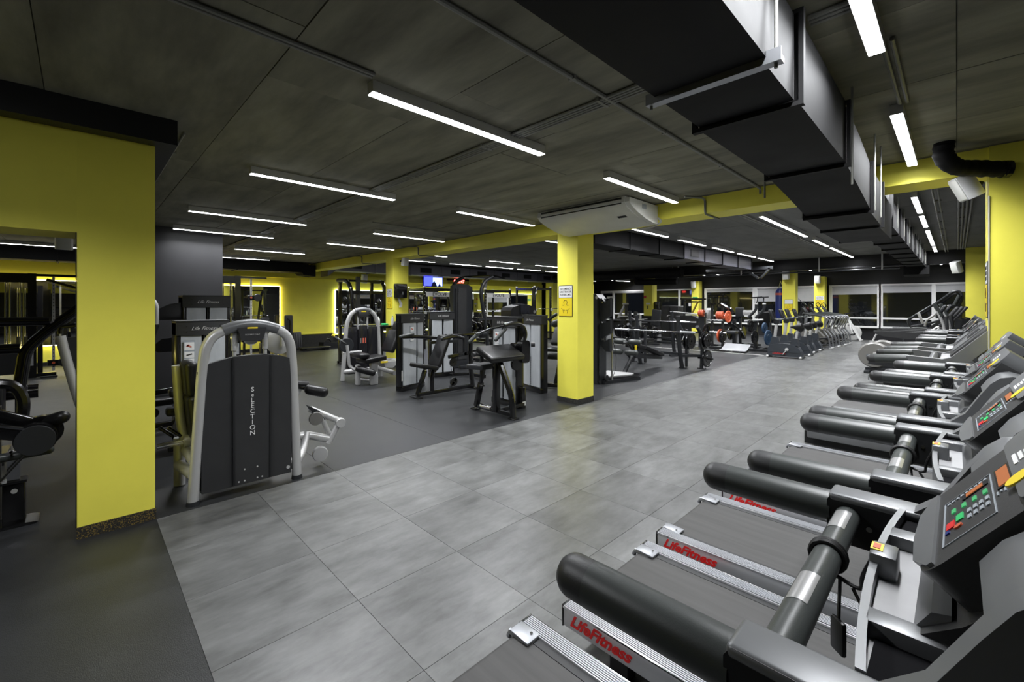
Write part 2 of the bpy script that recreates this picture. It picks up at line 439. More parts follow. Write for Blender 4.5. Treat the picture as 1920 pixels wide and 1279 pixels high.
window(1, -15.6, -12.3, [-14.75], 2.15, 'night window behind the far dark machines, leftmost')
window(2, -12.1, -9.75, [-10.6], None, 'night window between the notice pillar and the exit sign pillar')
window(3, -9.2, -6.9, [], 2.1, 'night window right of the exit sign pillar')
window(4, -6.8, -4.4, [], 1.62, 'night window with half lowered blind behind the blue punching bag')
window(5, -3.85, -2.23, [], 1.9, 'night window behind the spinning bike')
window(6, -2.17, 2.8, [-.62], [1.95, 1.95], 'wide night window behind the stair climber')

# ---- lit mirrors on the back wall
def wall_mirror(y0, y1, z0, z1, led, label, cat='mirror', cuts=()):
    t = thing('wall_mirror', label, cat, (-15.5, (y0 + y1) / 2, z0))
    ys = [y0] + list(cuts) + [y1]
    for a, b in zip(ys, ys[1:]):
        obj('mirror_sheet', G(t).box(-15.44, -15.43, a + .003, b - .003, z0, z1), 'mirror', t)
    obj('backing', G(t).box(-15.497, -15.441, y0 + .02, y1 - .02, z0 + .02, z1 - .02), 'dark_plastic', t)
    for a in ((y0, y1, z1 + .003, z1 + .02), (y0, y1, z0 - .02, z0 - .003), (y1 + .003, y1 + .02, z0, z1), (y0 - .02, y0 - .003, z0, z1)):
        obj('led_strip', G(t).box(-15.46, -15.435, *a), led, t)
    return t
wall_mirror(-5.6, 4.62, .50, 2.06, 'led_warm', 'long wall mirror with warm yellow light around its edge', cuts=(-3.6, -1.6, .4, 2.4))
wall_mirror(6.45, 16.85, .46, 1.99, 'led_cool', 'long wall mirror with greenish white light around its edge', cuts=(8.5, 10.6, 12.7, 14.8))

# ============================================================ CEILING LIGHTS
def light(x, y0, y1, zb, led, label, row):
    t = thing('ceiling_light', label, 'ceiling light', (x, (y0 + y1) / 2, zb), group=row)
    top = CA if zb < 2.8 else CB
    obj('housing', G(t).box(x - .033, x + .033, y0, y1, zb + .004, top), 'silver_light', t)
    obj('diffuser', G(t).box(x - .03, x + .03, y0 + .004, y1 - .004, zb, zb + .004), led, t)
    la = bpy.data.lights.get('led_%.2f' % (y1 - y0))
    if la is None:
        la = bpy.data.lights.new('led_%.2f' % (y1 - y0), 'AREA'); la.shape = 'RECTANGLE'; la.size = .056; la.size_y = y1 - y0 - .02
        la.energy = LAMP_W * (y1 - y0) / 1.47; la.spread = LAMP_SPREAD; la.color = (.955, .972, 1)
    o = bpy.data.objects.new('lamp', la); C.objects.link(o); o.parent = t; o.location = (0, 0, -.002)
rowsA = [
 (-.27, 'above the treadmills', [(1.25, 2.73), (3.69, 5.16)]),
 (-2.35, 'above the grey tiled aisle', [(-1.75, -.27), (1.18, 2.66), (3.58, 5.06)]),
 (-4.58, 'above the calf machine', [(-2.0, -.6), (1.12, 2.6), (3.52, 4.98)]),
 (-6.98, 'between calf machine and black partition', [(1.0, 2.46), (3.57, 5.02)]),
 (-8.79, 'in front of the black partition', [(1.06, 2.52), (3.5, 4.97)]),
 (-11.1, 'above the cable crossover', [(-3.2, -1.7), (2.41, 3.88)]),
 (-13.3, 'nearest the warm lit mirror', [(-3.1, -1.6), (-1.3, .18), (2.25, 3.72)])]
for x, w, L in rowsA:
    for k, (a, b) in enumerate(L): light(x, a, b, 2.70, 'led_white', 'linear ceiling light %s, %s in its row before the beam' % (w, ORD[k]), 'ceiling lights before the yellow beam')
rowsB = [
 (-.41, 'over the treadmill row', [(6.03, 7.5), (8.1, 9.57), (9.92, 11.38), (12, 13.5), (13.62, 15.1), (15.5, 17.0)]),
 (-2.29, 'over the grey tiled aisle', [(6.03, 7.5), (8.08, 9.6), (9.66, 11.2), (11.9, 13.45), (13.9, 15.45), (15.7, 17.2)]),
 (-4.42, 'right of the middle pillar', [(7.6, 9.1), (9.66, 11.13), (11.66, 13.1), (13.52, 15.0), (15.36, 16.9)]),
 (-6.65, 'left of the middle pillar', [(5.85, 7.32), (7.65, 9.1), (9.6, 11.0), (11.8, 13.27), (13.54, 15.0), (15.4, 16.85)]),
 (-11.1, 'over the power racks', [(6.6, 8.1), (9.89, 11.35), (12.2, 13.7)]),
 (-12.85, 'nearest the cool lit mirror', [(5.8, 7.03), (7.4, 8.86), (9.53, 11.0), (11.25, 12.7), (13.0, 14.4), (14.77, 16.2)])]
for x, w, L in rowsB:
    for k, (a, b) in enumerate(L): light(x, a, b, 2.95, 'led_far', 'linear LED ceiling light %s, %s along its row beyond the beam' % (w, ORD[k]), 'ceiling lights beyond the yellow beam')
for k, x in enumerate((-.4, -2.3, -4.4, -6.7, -8.9, -11.1)):  # unseen fixtures added behind the beam to brighten the window end
    for j, a in enumerate((18.9, 20.9)):
        light(x, a, a + 1.48, 2.93, 'led_far', 'added hidden fill light behind the far black beam, %s from right in its %s row' % (ORD[k], ('front', 'rear')[j]), 'ceiling lights at the windows')
for k, (x, a) in enumerate([(-13.4, 19.6), (-13.4, 21.4), (-14.6, 19.7), (-7.5, 19.5)]):
    light(x, a, a + 1.45, 2.8, 'led_far', 'short looking LED ceiling light in the dark window zone, %s from the left corner' % ORD[k], 'ceiling lights at the windows')

# ============================================================ DUCTS, PIPES, AIR CONDITIONER
def duct_poly(t, name, x0, x1, prof, mat):
    """prof: list of (y, zbottom, ztop)"""
    g = G(t)
    vs = []
    for y, a, b in prof: vs += [(x0, y, a), (x1, y, a), (x1, y, b), (x0, y, b)]
    n = len(prof); f = []
    for i in range(n - 1):
        o = i * 4
        for k in range(4): f.append((o + k, o + (k + 1) % 4, o + 4 + (k + 1) % 4, o + 4 + k))
    f += [(3, 2, 1, 0), tuple(4 * n - 4 + k for k in range(4))]
    g.add(vs, f)
    return obj(name, g, mat, t)
def flange(t, x0, x1, y, a, b, mat, w=.03, e=.018):
    obj('flange', G(t).box(x0 - e, x1 + e, y - w / 2, y + w / 2, a - e, a).box(x0 - e, x1 + e, y - w / 2, y + w / 2, b, b + e).box(x0 - e, x0, y - w / 2, y + w / 2, a, b).box(x1, x1 + e, y - w / 2, y + w / 2, a, b), mat, t)
d = thing('air_duct', 'large black rectangular air duct hanging over the aisle and dipping under the beam', 'air duct', (-.66, 4, 2.3))
DX0, DX1 = -.86, -.455
duct_poly(d, 'duct_section', DX0, DX1, [(-3, 2.34, 2.69), (1.70, 2.34, 2.69)], 'duct_black')
duct_poly(d, 'duct_section', DX0 + .01, DX1 - .01, [(1.70, 2.33, 2.68), (2.07, 2.33, 2.68)], 'duct_black')
duct_poly(d, 'duct_section', DX0, DX1, [(2.10, 2.325, 2.68), (3.18, 2.325, 2.68)], 'duct_black')
duct_poly(d, 'duct_section', DX0, DX1, [(3.21, 2.32, 2.66), (3.7, 2.27, 2.62), (4.2, 2.21, 2.55)], 'duct_black')
duct_poly(d, 'duct_section', DX0 - .01, DX1, [(4.23, 2.19, 2.54), (4.85, 2.17, 2.52)], 'duct_black')
duct_poly(d, 'duct_section', DX0 - .03, DX1 - .02, [(4.9, 2.17, 2.52), (6.0, 2.17, 2.52)], 'duct_black')
duct_poly(d, 'duct_section', DX0 - .06, DX1 - .06, [(6.0, 2.17, 2.52), (6.7, 2.56, 2.94)], 'duct_black')
for y, a, b in [(2.085, 2.325, 2.68), (3.195, 2.32, 2.67), (4.215, 2.2, 2.55), (4.87, 2.17, 2.52)]: flange(d, DX0 - .005, DX1 + .005, y, a, b, 'duct_black')
obj('bracket', G(d).box(-.90, -.41, 1.66, 1.70, 2.315, 2.335).box(-.90, -.41, 1.66, 1.665, 2.335, 2.36), 'alu_dark', d, 'perforated steel hanger rail')
for x in (-.885, -.43): obj('hanger_rod', G(d).cyl((x, 1.68, 2.3), (x, 1.68, CA), .006, n=8), 'conduit', d)
for y in (3.22, 4.23, 4.6):
    obj('hanger_rod', G(d).cyl((-.43, y, 2.2), (-.43, y, CA), .006, n=8), 'conduit', d)
    obj('hanger_rod', G(d).cyl((-.89, y, 2.2), (-.89, y, CA), .006, n=8), 'conduit', d)
d2 = thing('air_duct', 'long black flanged air duct beyond the beam above the treadmill row', 'air duct', (-.8, 12, 2.6))
y = 6.75
while y < 17.0:
    duct_poly(d2, 'duct_section', -1.03, -.63, [(y, 2.58, 2.95), (y + 1.12, 2.58, 2.95)], 'duct_black')
    flange(d2, -1.03, -.63, y + 1.14, 2.58, 2.95, 'duct_black', .035, .025)
    obj('hanger_rod', G(d2).cyl((-.60, y + .5, 2.6), (-.60, y + .5, CB), .006, n=8), 'conduit', d2)
    y += 1.16
duct_poly(d2, 'end_box', -1.1, -.55, [(17.2, 2.35, 2.6), (17.55, 2.3, 2.66)], 'duct_black')
d3 = thing('air_duct', 'black air duct with grille above the middle pillar aisle', 'air duct', (-4.9, 11, 2.7))
for k in range(7):
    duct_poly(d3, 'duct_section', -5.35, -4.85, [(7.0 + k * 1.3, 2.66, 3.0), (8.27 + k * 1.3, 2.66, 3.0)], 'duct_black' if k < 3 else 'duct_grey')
    flange(d3, -5.35, -4.85, 8.285 + k * 1.3, 2.66, 3.0, 'duct_black', .03, .02)
obj('grille', G(d3).box(-4.849, -4.84, 11.3, 11.8, 2.74, 2.93), 'dark_plastic', d3)
d4 = thing('air_duct', 'black air duct along the warm lit mirror wall', 'air duct', (-14.4, 0, 2.5))
for k in range(6):
    duct_poly(d4, 'duct_section', -14.75, -14.15, [(-5.6 + k * 1.75, 2.47, 2.74), (-3.88 + k * 1.75, 2.47, 2.74)], 'duct_black')
    flange(d4, -14.75, -14.15, -3.865 + k * 1.75, 2.47, 2.74, 'duct_black', .03, .02)
duct_poly(d4, 'duct_elbow', -14.75, -14.15, [(4.9, 2.40, 2.74), (5.28, 2.36, 2.70)], 'duct_black')
d5 = thing('air_duct', 'grey flanged air duct along the cool lit mirror wall', 'air duct', (-14.4, 11, 2.6))
for k in range(8):
    x0, x1 = -15.0, -14.35
    duct_poly(d5, 'duct_section', x0, x1, [(6.0 + k * 1.42, 2.60, 2.98), (7.39 + k * 1.42, 2.60, 2.98)], 'duct_grey')
    flange(d5, x0, x1, 7.405 + k * 1.42, 2.60, 2.98, 'duct_grey', .03, .02)
    obj('grille', G(d5).box(x1, x1 + .012, 6.4 + k * 1.42, 6.9 + k * 1.42, 2.70, 2.88), 'duct_black', d5)
duct_poly(d5, 'duct_elbow', -14.9, -14.3, [(5.72, 2.40, 2.57), (5.98, 2.60, 2.9)], 'duct_grey')
d6 = thing('ventilation_pipe', 'round black ventilation pipe near the far left windows', 'pipe', (-11, 16.6, 2.7))
obj('pipe', G(d6).tube([(-14.1, 16.9, 2.74), (-7.6, 16.9, 2.74)], .19, 16), 'duct_black', d6)
for x in (-13, -10, -8): obj('hanger', G(d6).cyl((x, 16.9, 2.9), (x, 16.9, CB), .01, n=6), 'conduit', d6)
obj('pipe_branch', G(d6).tube([(-9.6, 16.9, 2.62), (-9.6, 16.9, 2.42), (-7.9, 17.1, 2.40)], .13, 14, fil=.14), 'duct_black', d6)
d7 = thing('pipe_rack', 'thin grey service pipes under the far black beam', 'pipe', (-4, 17.4, 2.6))
for dz, r in ((0, .03), (.08, .018)): obj('pipe', G(d7).tube([(-9, 17.45, 2.58 + dz), (-1.2, 17.45, 2.58 + dz)], r, 8), 'grey_metal', d7)
for x in (-8, -5.6, -3.2, -1.6): obj('hanger', G(d7).box(x - .02, x + .02, 17.42, 17.46, 2.56, CB), 'silver', d7)
d8 = thing('support_truss', 'dark steel bracket hanging under the far duct', 'bracket', (-4.8, 16.6, 2.4))
obj('strut', G(d8).bar((-5.6, 16.5, CB - .06), (-4.75, 16.5, 2.38), .12, .06), 'grey_metal', d8)
obj('strut', G(d8).bar((-4.4, 16.5, 2.70), (-4.68, 16.5, 2.38), .1, .06), 'grey_metal', d8)
obj('strut', G(d8).bar((-6.5, 16.5, 2.72), (-4.3, 16.5, 2.72), .1, .1), 'grey_metal', d8)
# flexible duct over the right pillar
t = thing('flexible_duct', 'crumpled black flexible duct coming out of the ceiling above the white speaker', 'air duct', (0, 4.9, 2.6))
g = G(t); pts = []; rs = []
path = [(-.07, 4.86, CA), (-.07, 4.86, 2.66), (.0, 4.95, 2.585), (.12, 5.1, 2.58), (.26, 5.2, 2.565)]
P = [Vector(p) for p in path]; N = 30
for i in range(N + 1):
    f = i / N * (len(P) - 1); k = min(int(f), len(P) - 2); a = f - k
    p0, p1, p2, p3 = P[max(k - 1, 0)], P[k], P[k + 1], P[min(k + 2, len(P) - 1)]
    pts.append(.5 * ((2 * p1) + (p2 - p0) * a + (2 * p0 - 5 * p1 + 4 * p2 - p3) * a * a + (3 * p1 - p0 - 3 * p2 + p3) * a ** 3)); rs.append(.062 + (.005 if i % 3 == 0 else 0) + random.uniform(-.002, .002))
obj('hose', g.tube(pts, rs, 16), 'duct_black', t)
obj('collar', G(t).cyl((.25, 5.2, 2.566), (.29, 5.22, 2.563), .068), 'black_metal', t)
# conduits
def conduit(pts, n, label, r=.011, gap=.03, vec=(1, 0, 0), clips=True):
    t = thing('conduit', label, 'conduit', pts[0])
    for k in range(n):
        o = Vector(vec) * gap * k
        obj('pipe', G(t).tube([Vector(p) + o for p in pts], r, 8, fil=.05), 'conduit', t)
    if clips:
        a, b = Vector(pts[0]), Vector(pts[1]); L = (b - a).length
        for i in range(int(L / 1.1)):
            c = a + (b - a) * ((i + .5) * 1.1 / L) + Vector(vec) * gap * (n - 1) / 2
            w = gap * (n - 1) / 2 + .02; v = Vector(vec); u = (b - a).normalized()
            obj('clip', G(t).ob(c, tuple(abs(v[k]) * 2 * w + abs(u[k]) * .02 + (.024 if k == 2 else 0) for k in range(3))), 'conduit', t)
z = CA - .013
conduit([(-2.27, -3, z), (-2.27, 1.15, z)], 2, 'pair of grey conduits leading to the aisle ceiling light', vec=(1, 0, 0))
conduit([(-1.5, -3, z), (-1.5, 5.27, z), (-1.5, 5.27, 2.70)], 1, 'single grey conduit along the ceiling beside the big black duct', r=.013)
conduit([(-12, 2.28, z), (-.85, 2.28, z)], 4, 'bundle of grey conduits crossing the ceiling from wall to duct', vec=(0, 1, 0), gap=.028)
conduit([(-.46, 2.28, z), (2.5, 2.28, z)], 3, 'bundle of grey conduits between duct and right wall', vec=(0, 1, 0), gap=.03)
conduit([(-.25, 2.74, z), (-.25, 3.66, z)], 2, 'short double conduit between the two lights above the treadmills', vec=(1, 0, 0), gap=.035)
conduit([(-2.24, 5.05, z), (-2.1, 5.29, z), (-2.1, 5.29, 2.57), (-2.1, 5.72, 2.57)], 1, 'bent conduit stepping over the beam right of the air conditioner', r=.012, clips=False)
conduit([(-8.6, 5.05, z), (-8.3, 5.29, z), (-8.3, 5.29, 2.57), (-8.3, 5.72, 2.57)], 1, 'bent conduit stepping over the beam beside the shelf pillar', r=.012, clips=False)
conduit([(-11.3, 5.05, z), (-11.0, 5.29, z), (-11.0, 5.29, 2.57), (-11.0, 5.72, 2.57)], 1, 'bent conduit stepping over the beam near the mirror wall', r=.012, clips=False)
conduit([(-.22, 5.76, CB - .1), (-.22, 17, CB - .1)], 2, 'double conduit along the lights over the treadmill row', vec=(1, 0, 0), gap=.05)
conduit([(-2.6, 5.76, CB - .03), (-2.6, 17.3, CB - .03)], 2, 'double conduit beside the aisle lights beyond the beam', vec=(1, 0, 0), gap=.05)
conduit([(.02, 5.95, CB - .04), (.02, 17.1, CB - .04)], 4, 'bundle of grey pipes along the ceiling behind the right pillar', vec=(1, 0, 0), gap=.045, r=.014)
conduit([(-4.0, .55, z), (-9.0, .55, z)], 1, 'thin cable pipe along the ceiling behind the black soffit', vec=(0, 1, 0), r=.008)
conduit([(-6.3, 3.2, z), (-6.3, 5.2, z)], 1, 'thin pipe along the ceiling left of the air conditioner', vec=(1, 0, 0), r=.008)
# air conditioner
t = thing('air_conditioner', 'long white ceiling air conditioner over the middle yellow pillar', 'air conditioner', (-3.38, 4.95, 2.5))
prof = [(4.56, CA), (4.55, 2.70), (4.60, 2.655), (4.72, 2.605), (4.95, 2.545), (5.15, 2.515), (5.27, 2.515), (5.27, CA)]
obj('casing', G(t).prism(prof, 'x', -4.06, -2.74), 'white_dirty', t)
obj('side_cover', G(t).prism([(y, z) for y, z in prof], 'x', -4.11, -4.06), 'white_dirty', t)
obj('side_cover', G(t).prism([(4.57, 2.75), (4.56, 2.70), (4.61, 2.66), (4.73, 2.61), (4.95, 2.55), (5.15, 2.52), (5.25, 2.52), (5.25, 2.75)], 'x', -2.74, -2.68), 'white_dirty', t)
obj('air_slot', G(t).box(-4.04, -2.78, 4.545, 4.556, 2.735, 2.757), 'dark_plastic', t)
obj('air_slot', G(t).box(-4.04, -2.78, 4.542, 4.552, 2.682, 2.694), 'dark_plastic', t)
obj('louver', G(t).box(-4.03, -2.79, 4.535, 4.55, 2.696, 2.733, bev=.005), 'white_dirty', t)
obj('badge', G(t).box(-2.679, -2.677, 4.86, 4.96, 2.66, 2.72), 'cyan_grey', t)
obj('display_panel', G(t).ob((-2.92, 4.80, 2.583), (.12, .05, .006), (-.27, 0, 0)), 'display', t)
obj('drain_hose', G(t).tube([(-2.72, 5.28, 2.62), (-2.64, 5.30, 2.56), (-2.75, 5.32, 2.51), (-3.0, 5.31, 2.50)], .012, 8, fil=.05), 'white_dirty', t)

# ---- speakers
def speaker(loc, rz, label, tilt=.35, mount=(0, .12, .06), s=1):
    t = thing('wall_speaker', label, 'speaker', loc, rz)
    g = G(); g.pre = Matrix.Rotation(tilt, 4, 'X') @ Matrix.Scale(s, 4)
    obj('cabinet', g.prism([(-.07, -.08), (.07, -.08), (.085, -.03), (.085, .03), (.06, .075), (-.06, .075), (-.085, .03), (-.085, -.03)], 'z', -.13, .13), 'white', t)
    g = G(); g.pre = Matrix.Rotation(tilt, 4, 'X') @ Matrix.Scale(s, 4)
    obj('grille', g.box(-.066, .066, -.092, -.08, -.118, .118, bev=.01), 'white_dirty', t)
    obj('bracket', G().tube([(0, .05, .03), (0, mount[1] * s + .02, mount[2])], .018, 8), 'grey_metal', t)
    return t
speaker((.06, 5.33, 2.49), -1.1, 'white speaker on the wide right pillar under the flexible duct', .45, (0, .1, .02), .8)
speaker((-9.12, 5.45, 2.52), PI / 2, 'white speaker on the pillar with the towel dispenser', .2, (0, .2, 0), .9)
speaker((-15.2, 7.4, 2.42), PI / 2, 'white speaker on the yellow back wall above the press rack', .2, (0, .25, .02), 1.2)
speaker((-15.2, 13.2, 2.42), PI / 2, 'white speaker on the yellow back wall right of the clock', .2, (0, .25, .02), 1.2)
speaker((-4.2, 17.62, 2.52), 0, 'white speaker on the pillar beside the punching bag', .2, (0, .12, 0), 1.2)
speaker((-4.2, 22.58, 2.55), 0, 'white speaker on the window pillar behind the steppers', .2, (0, .12, 0), 1.2)
speaker((-9.55, 22.58, 2.5), 0, 'white speaker on the pillar with the exit sign', .2, (0, .12, 0), 1.3)
speaker((-8.9, -.16, 2.42), PI / 2, 'white speaker high inside the left opening', .2, (0, .25, .3), 1.1)
speaker((.0, 17.25, 2.52), -.6, 'white speaker on the far pillar behind the stair climber', .35, (0, .15, 0), 1.2)

# ============================================================ TREADMILLS (silver frames, red script)
def rounded(poly_rect, r, n=4):
    x0, x1, y0, y1 = poly_rect; out = []
    for cx, cy, a0 in ((x1 - r, y1 - r, 0), (x0 + r, y1 - r, PI / 2), (x0 + r, y0 + r, PI), (x1 - r, y0 + r, 1.5 * PI)):
        for k in range(n + 1):
            a = a0 + PI / 2 * k / n; out.append((cx + r * math.cos(a), cy + r * math.sin(a)))
    return out
CON_M = Matrix.Translation((.018, .01, 1.118)) @ Matrix.Rotation(-math.radians(53), 4, 'Y') @ Matrix.Diagonal((.86, .76, 1.1, 1))   # console face: local x up the slope, z out of the face
def con(g, inv=False): g.pre = CON_M; return g
HEAD = [(-.012, .935), (-.012, 1.046), (.03, 1.085), (.072, 1.165), (.095, 1.205), (.12, 1.23), (.15, 1.238), (.2, 1.225), (.28, 1.15), (.3, 1.0), (.22, .935)]
HEAD_TOP = [(.075, 1.17), (.095, 1.205), (.12, 1.23), (.15, 1.238), (.2, 1.225), (.28, 1.15), (.2, 1.14)]
def make_treadmill():
    t = thing('treadmill', '', 'treadmill', (0, 0, 0), 0, 'silver treadmills with red script in a row')
    W = .335
    for s in (-1, 1):
        f = obj('side_frame', G().box(-1.2, .35, s * W - .035, s * W + .035, .105, .192, bev=.006), 'alu', t)
        g = G()
        for k in range(7): g.box(-1.195, .34, s * W - .030 + k * .0088, s * W - .030 + k * .0088 + .005, .192, .1955)
        obj('step_ribs', g, 'alu_dark', f)
        obj('end_plate', G().box(-1.208, -1.2, s * W - .036, s * W + .036, .10, .194, bev=.003), 'black_metal', f)
        obj('edge_line', G().box(-1.2, .35, s * (W + .0345), s * (W + .0375), .183, .190), 'chrome', f)
        text('brand_script', 'LifeFitness', .068, 'red', f, frame_mtx((-1.02, -W - .0362, .147), (1, 0, 0), (0, 0, 1)) if s < 0 else frame_mtx((-1.02, W + .0362, .147), (-1, 0, 0), (0, 0, 1)), shear=.45, offs=.0022)
        c = obj('roller_guard', G().ob((-1.15, s * .272, .192), (.10, .07, .012), (0, .05, 0), .004).tube([(-1.13, s * .25, .18), (-1.205, s * .25, .185), (-1.215, s * .25, .16)], .012, 8), 'alu_dark', t)
        obj('screw', G().cyl((-1.125, s * .285, .197), (-1.125, s * .285, .201), .006, n=10), 'chrome', c)
        obj('deck_strip', G().box(-1.1, .3, s * .285 - .018, s * .285 + .018, .165, .183), 'dark_plastic', t)
        # handrail
        h = obj('handrail', G().capsule((-.40, s * W, 1.0), (-.16, s * W, 1.0), .039, ends=(0, 0), n=18), 'foam', t)
        obj('rail_tip', G().capsule((-.437, s * W, 1.0), (-.40, s * W, 1.0), .0385, ends=(1, 0), n=18), 'charcoal', h)
        hs = obj('rail_housing', G().prism([(-.165, .962), (-.15, .935), (.10, .935), (.10, 1.045), (-.155, 1.045), (-.165, 1.03)], 'y', s * W - .036, s * W + .036), 'dark_plastic', t)
        obj('housing_cap', G().box(-.163, .06, s * W - .038, s * W + .038, 1.028, 1.048, bev=.009, seg=3), 'charcoal_gloss', hs)
        obj('housing_screw', G().cyl((-.085, s * (W - .036), .985), (-.085, s * (W - .040), .985), .006, n=10), 'chrome', hs)
        # console arm cheeks rising to the front
        obj('console_cheek', G().prism(HEAD, 'y', s * .302, s * (W + .012)), 'charcoal_gloss', t)
        obj('bottle_pocket', G().prism([(.035, .95), (.035, 1.0), (.09, 1.09), (.14, 1.14), (.22, 1.14), (.26, 1.08), (.22, .95)], 'y', s * .17, s * .302), 'matte_black', t)  # black fill gives the recess the darkness of a deep hole
        obj('upright', G().prism([(.12, .95), (.27, .95), (.52, .16), (.34, .16)], 'y', s * .30 - .035, s * .30 + .035), 'charcoal_gloss', t)
    pts = [(.3, .182), (-1.17, .182)] + [(-1.17 - .028 * math.sin(a), .154 + .028 * math.cos(a)) for a in (.5, 1.0, 1.57, 2.1, 2.6)] + [(-1.17, .125), (.3, .125)]
    obj('running_belt', G().prism(pts, 'y', -.265, .265), 'belt', t)
    obj('deck_base', G().box(-1.0, .4, -.30, .30, .05, .122), 'dark_plastic', t)
    for s in (-1, 1):
        for x in (-.95, .3): obj('foot', G().box(x - .04, x + .04, s * .30 - .03, s * .30 + .03, 0, .11), 'dark_plastic', t)
    hood = [(.14, .185), (.14, .22), (.22, .30), (.36, .36), (.62, .36), (.76, .27), (.80, .1), (.14, .1)]
    obj('motor_hood', G().prism(hood, 'y', -.37, .37), 'charcoal_gloss', t)
    # crossbar with pulse sensors
    cb = obj('crossbar', G().cyl((-.125, -.32, 1.0), (-.125, .32, 1.0), .0245, n=18), 'foam', t)
    for y in (-.11, .22):
        g = G(); n = 7; vs = []
        for k in range(n):
            a = math.radians(45 + 75 * k / (n - 1)); 
            for yy in (y - .05, y + .05): vs.append((-.125 - .0252 * math.cos(a), yy, 1.0 + .0252 * math.sin(a)))
        g.add(vs, [(2 * k, 2 * k + 1, 2 * k + 3, 2 * k + 2) for k in range(n - 1)])
        obj('pulse_sensor', g, 'satin', cb)
    for y in (.07, .082): obj('cord_loop', G().tube([(-.125 + .029 * math.cos(a), y, 1.0 + .029 * math.sin(a)) for a in [i * PI / 8 for i in range(16)]], .005, 6, closed=True), 'wire', cb)
    co = obj('safety_cord', G().tube([(-.11, .075, .965), (-.07, .07, .955), (-.07, .05, .99), (-.05, .04, 1.045)], .004, 6, fil=.02).tube([(-.105, .072, .962), (-.1, .03, .94), (-.1, .025, .91)], .003, 6).tube([(-.085, .07, .955), (-.06, .05, .92), (-.045, .045, .87)], .0035, 6, fil=.02), 'wire', t)
    obj('safety_tag', G().ob((-.1, .022, .882), (.010, .032, .062), (0, 0, .8), .004), 'dark_plastic', co)
    # tray between the rails, its rear edge bowed
    def bow(y): return -.052 + .018 * (y / .30) ** 2
    ys = [-.30 + .6 * k / 14 for k in range(15)]
    outer = [(bow(y), y) for y in ys]
    inner = [(bow(y) + .011, y) for y in ys]
    tr = obj('tray_rim', G().prism(outer + inner[::-1], 'z', .985, 1.05), 'charcoal_gloss', t)
    obj('tray_floor', G().prism([(bow(y) + .010, y) for y in ys] + [(.14, .30), (.14, -.30)], 'z', .985, 1.026), 'tray_grey', tr)
    for y0, y1 in ((-.185, -.145), (.142, .187)):
        obj('tray_divider', G().box(bow(y0 / 2 + y1 / 2) + .006, .05, y0, y1, 1.0, 1.05, bev=.004), 'charcoal_gloss', tr)
    for s in (-1, 1):
        obj('cup_pocket', G().box(-.026, .06, min(s * .187, s * .30), max(s * .187, s * .30), 1.0, 1.029), 'matte_black', tr)  # solid block, its black standing in for the shade down the hole
    obj('tray_back', G().prism([(.012, 1.0), (.05, 1.0), (.05, 1.08), (.03, 1.075), (.012, 1.045)], 'y', -.15, .145), 'charcoal_gloss', tr)
    k = obj('key_switch', G().box(-.054, -.016, .0, .06, 1.0, 1.066, bev=.006), 'charcoal_gloss', tr)
    obj('key_sticker', G().box(-.053, -.036, .015, .045, 1.066, 1.0675), 'yellow_sign', k)
    obj('key_sticker', G().box(-.050, -.040, .02, .04, 1.0675, 1.0685), 'orange', k)
    # console
    cs = obj('console', con(G()).prism(rounded((0, .245, -.215, .215), .045), 'z', -.055, 0), 'charcoal', t)
    obj('console_lip', con(G()).prism([(-.012, -.13), (0.02, -.2), (.03, -.2), (.03, .2), (.02, .2), (-.012, .13), (-.02, 0)], 'z', -.05, .004), 'charcoal_gloss', cs)
    obj('console_top_cap', con(G()).prism(rounded((.19, .275, -.212, .212), .04), 'z', -.075, .006), 'charcoal_gloss', cs)
    def dec(name, x0, x1, y0, y1, mat, z=.0015): return obj(name, con(G()).box(x0, x1, y0, y1, 0, z), mat, cs)
    g = con(G())
    for a in ((.045, .047, -.15, .10), (.145, .147, -.15, .10)): g.box(a[0], a[1], a[2], a[3], 0, .0012)
    for a in ((.045, .147, -.15, -.148), (.045, .147, .098, .10)): g.box(*a, 0, .0012)
    obj('panel_outline', g, 'cyan_grey', cs)
    dec('display_window', .085, .14, .045, .075, 'display'); dec('display_digits', .095, .13, .05, .07, 'led_amber', .002)
    dec('profile_window', .155, .185, -.04, .09, 'display'); dec('profile_lights', .159, .181, -.03, .08, 'led_amber', .002)
    dec('start_button', .072, .086, -.06, -.025, 'green'); dec('stop_button', .052, .068, -.075, -.04, 'red')
    obj('cool_button', con(G()).cyl((.076, -.088, 0), (.076, -.088, .002), .008, n=12), 'orange', cs)
    dec('data_button', .05, .058, -.095, -.08, 'blue')
    for i in range(4): dec('program_button', .062 + i * .022, .070 + i * .022, .005 - i * .004, .03 - i * .004, 'led_green')
    for i in range(4): dec('number_key', .095 + i * .012, .102 + i * .012, -.085, -.065, 'cyan_grey')
    for i in range(4): dec('number_key', .095 + i * .012, .102 + i * .012, -.05, -.03, 'cyan_grey')
    g = con(G())
    for i in range(9): g.box(.052 + i * .01, .058 + i * .01, .08, .09, 0, .0012)
    obj('panel_lettering', g, 'cyan_grey', cs)
    g = con(G())
    for i in range(5): g.box(.152 + i * .007, .155 + i * .007, -.07 + .01 * (i % 2), -.05, 0, .0012)
    obj('scale_lettering', g, 'cyan_grey', cs)
    obj('advice_sticker', con(G()).cyl((.20, -.085, .005), (.20, -.085, .0075), .024, n=18), 'yellow_sign', cs)
    g = con(G())
    for i in range(4): g.box(.2 + i * .011, .207 + i * .011, .0 + .006 * (i % 2), .07 - .008 * (i % 3), .006, .0072)
    obj('model_lettering', g, 'white', cs)
    obj('console_shell', G().prism([(.02, .95), (.02, 1.05), (.06, 1.08), (.2, 1.235), (.27, 1.2), (.28, 1.1), (.22, .95)], 'y', -.17, .17), 'charcoal', t)
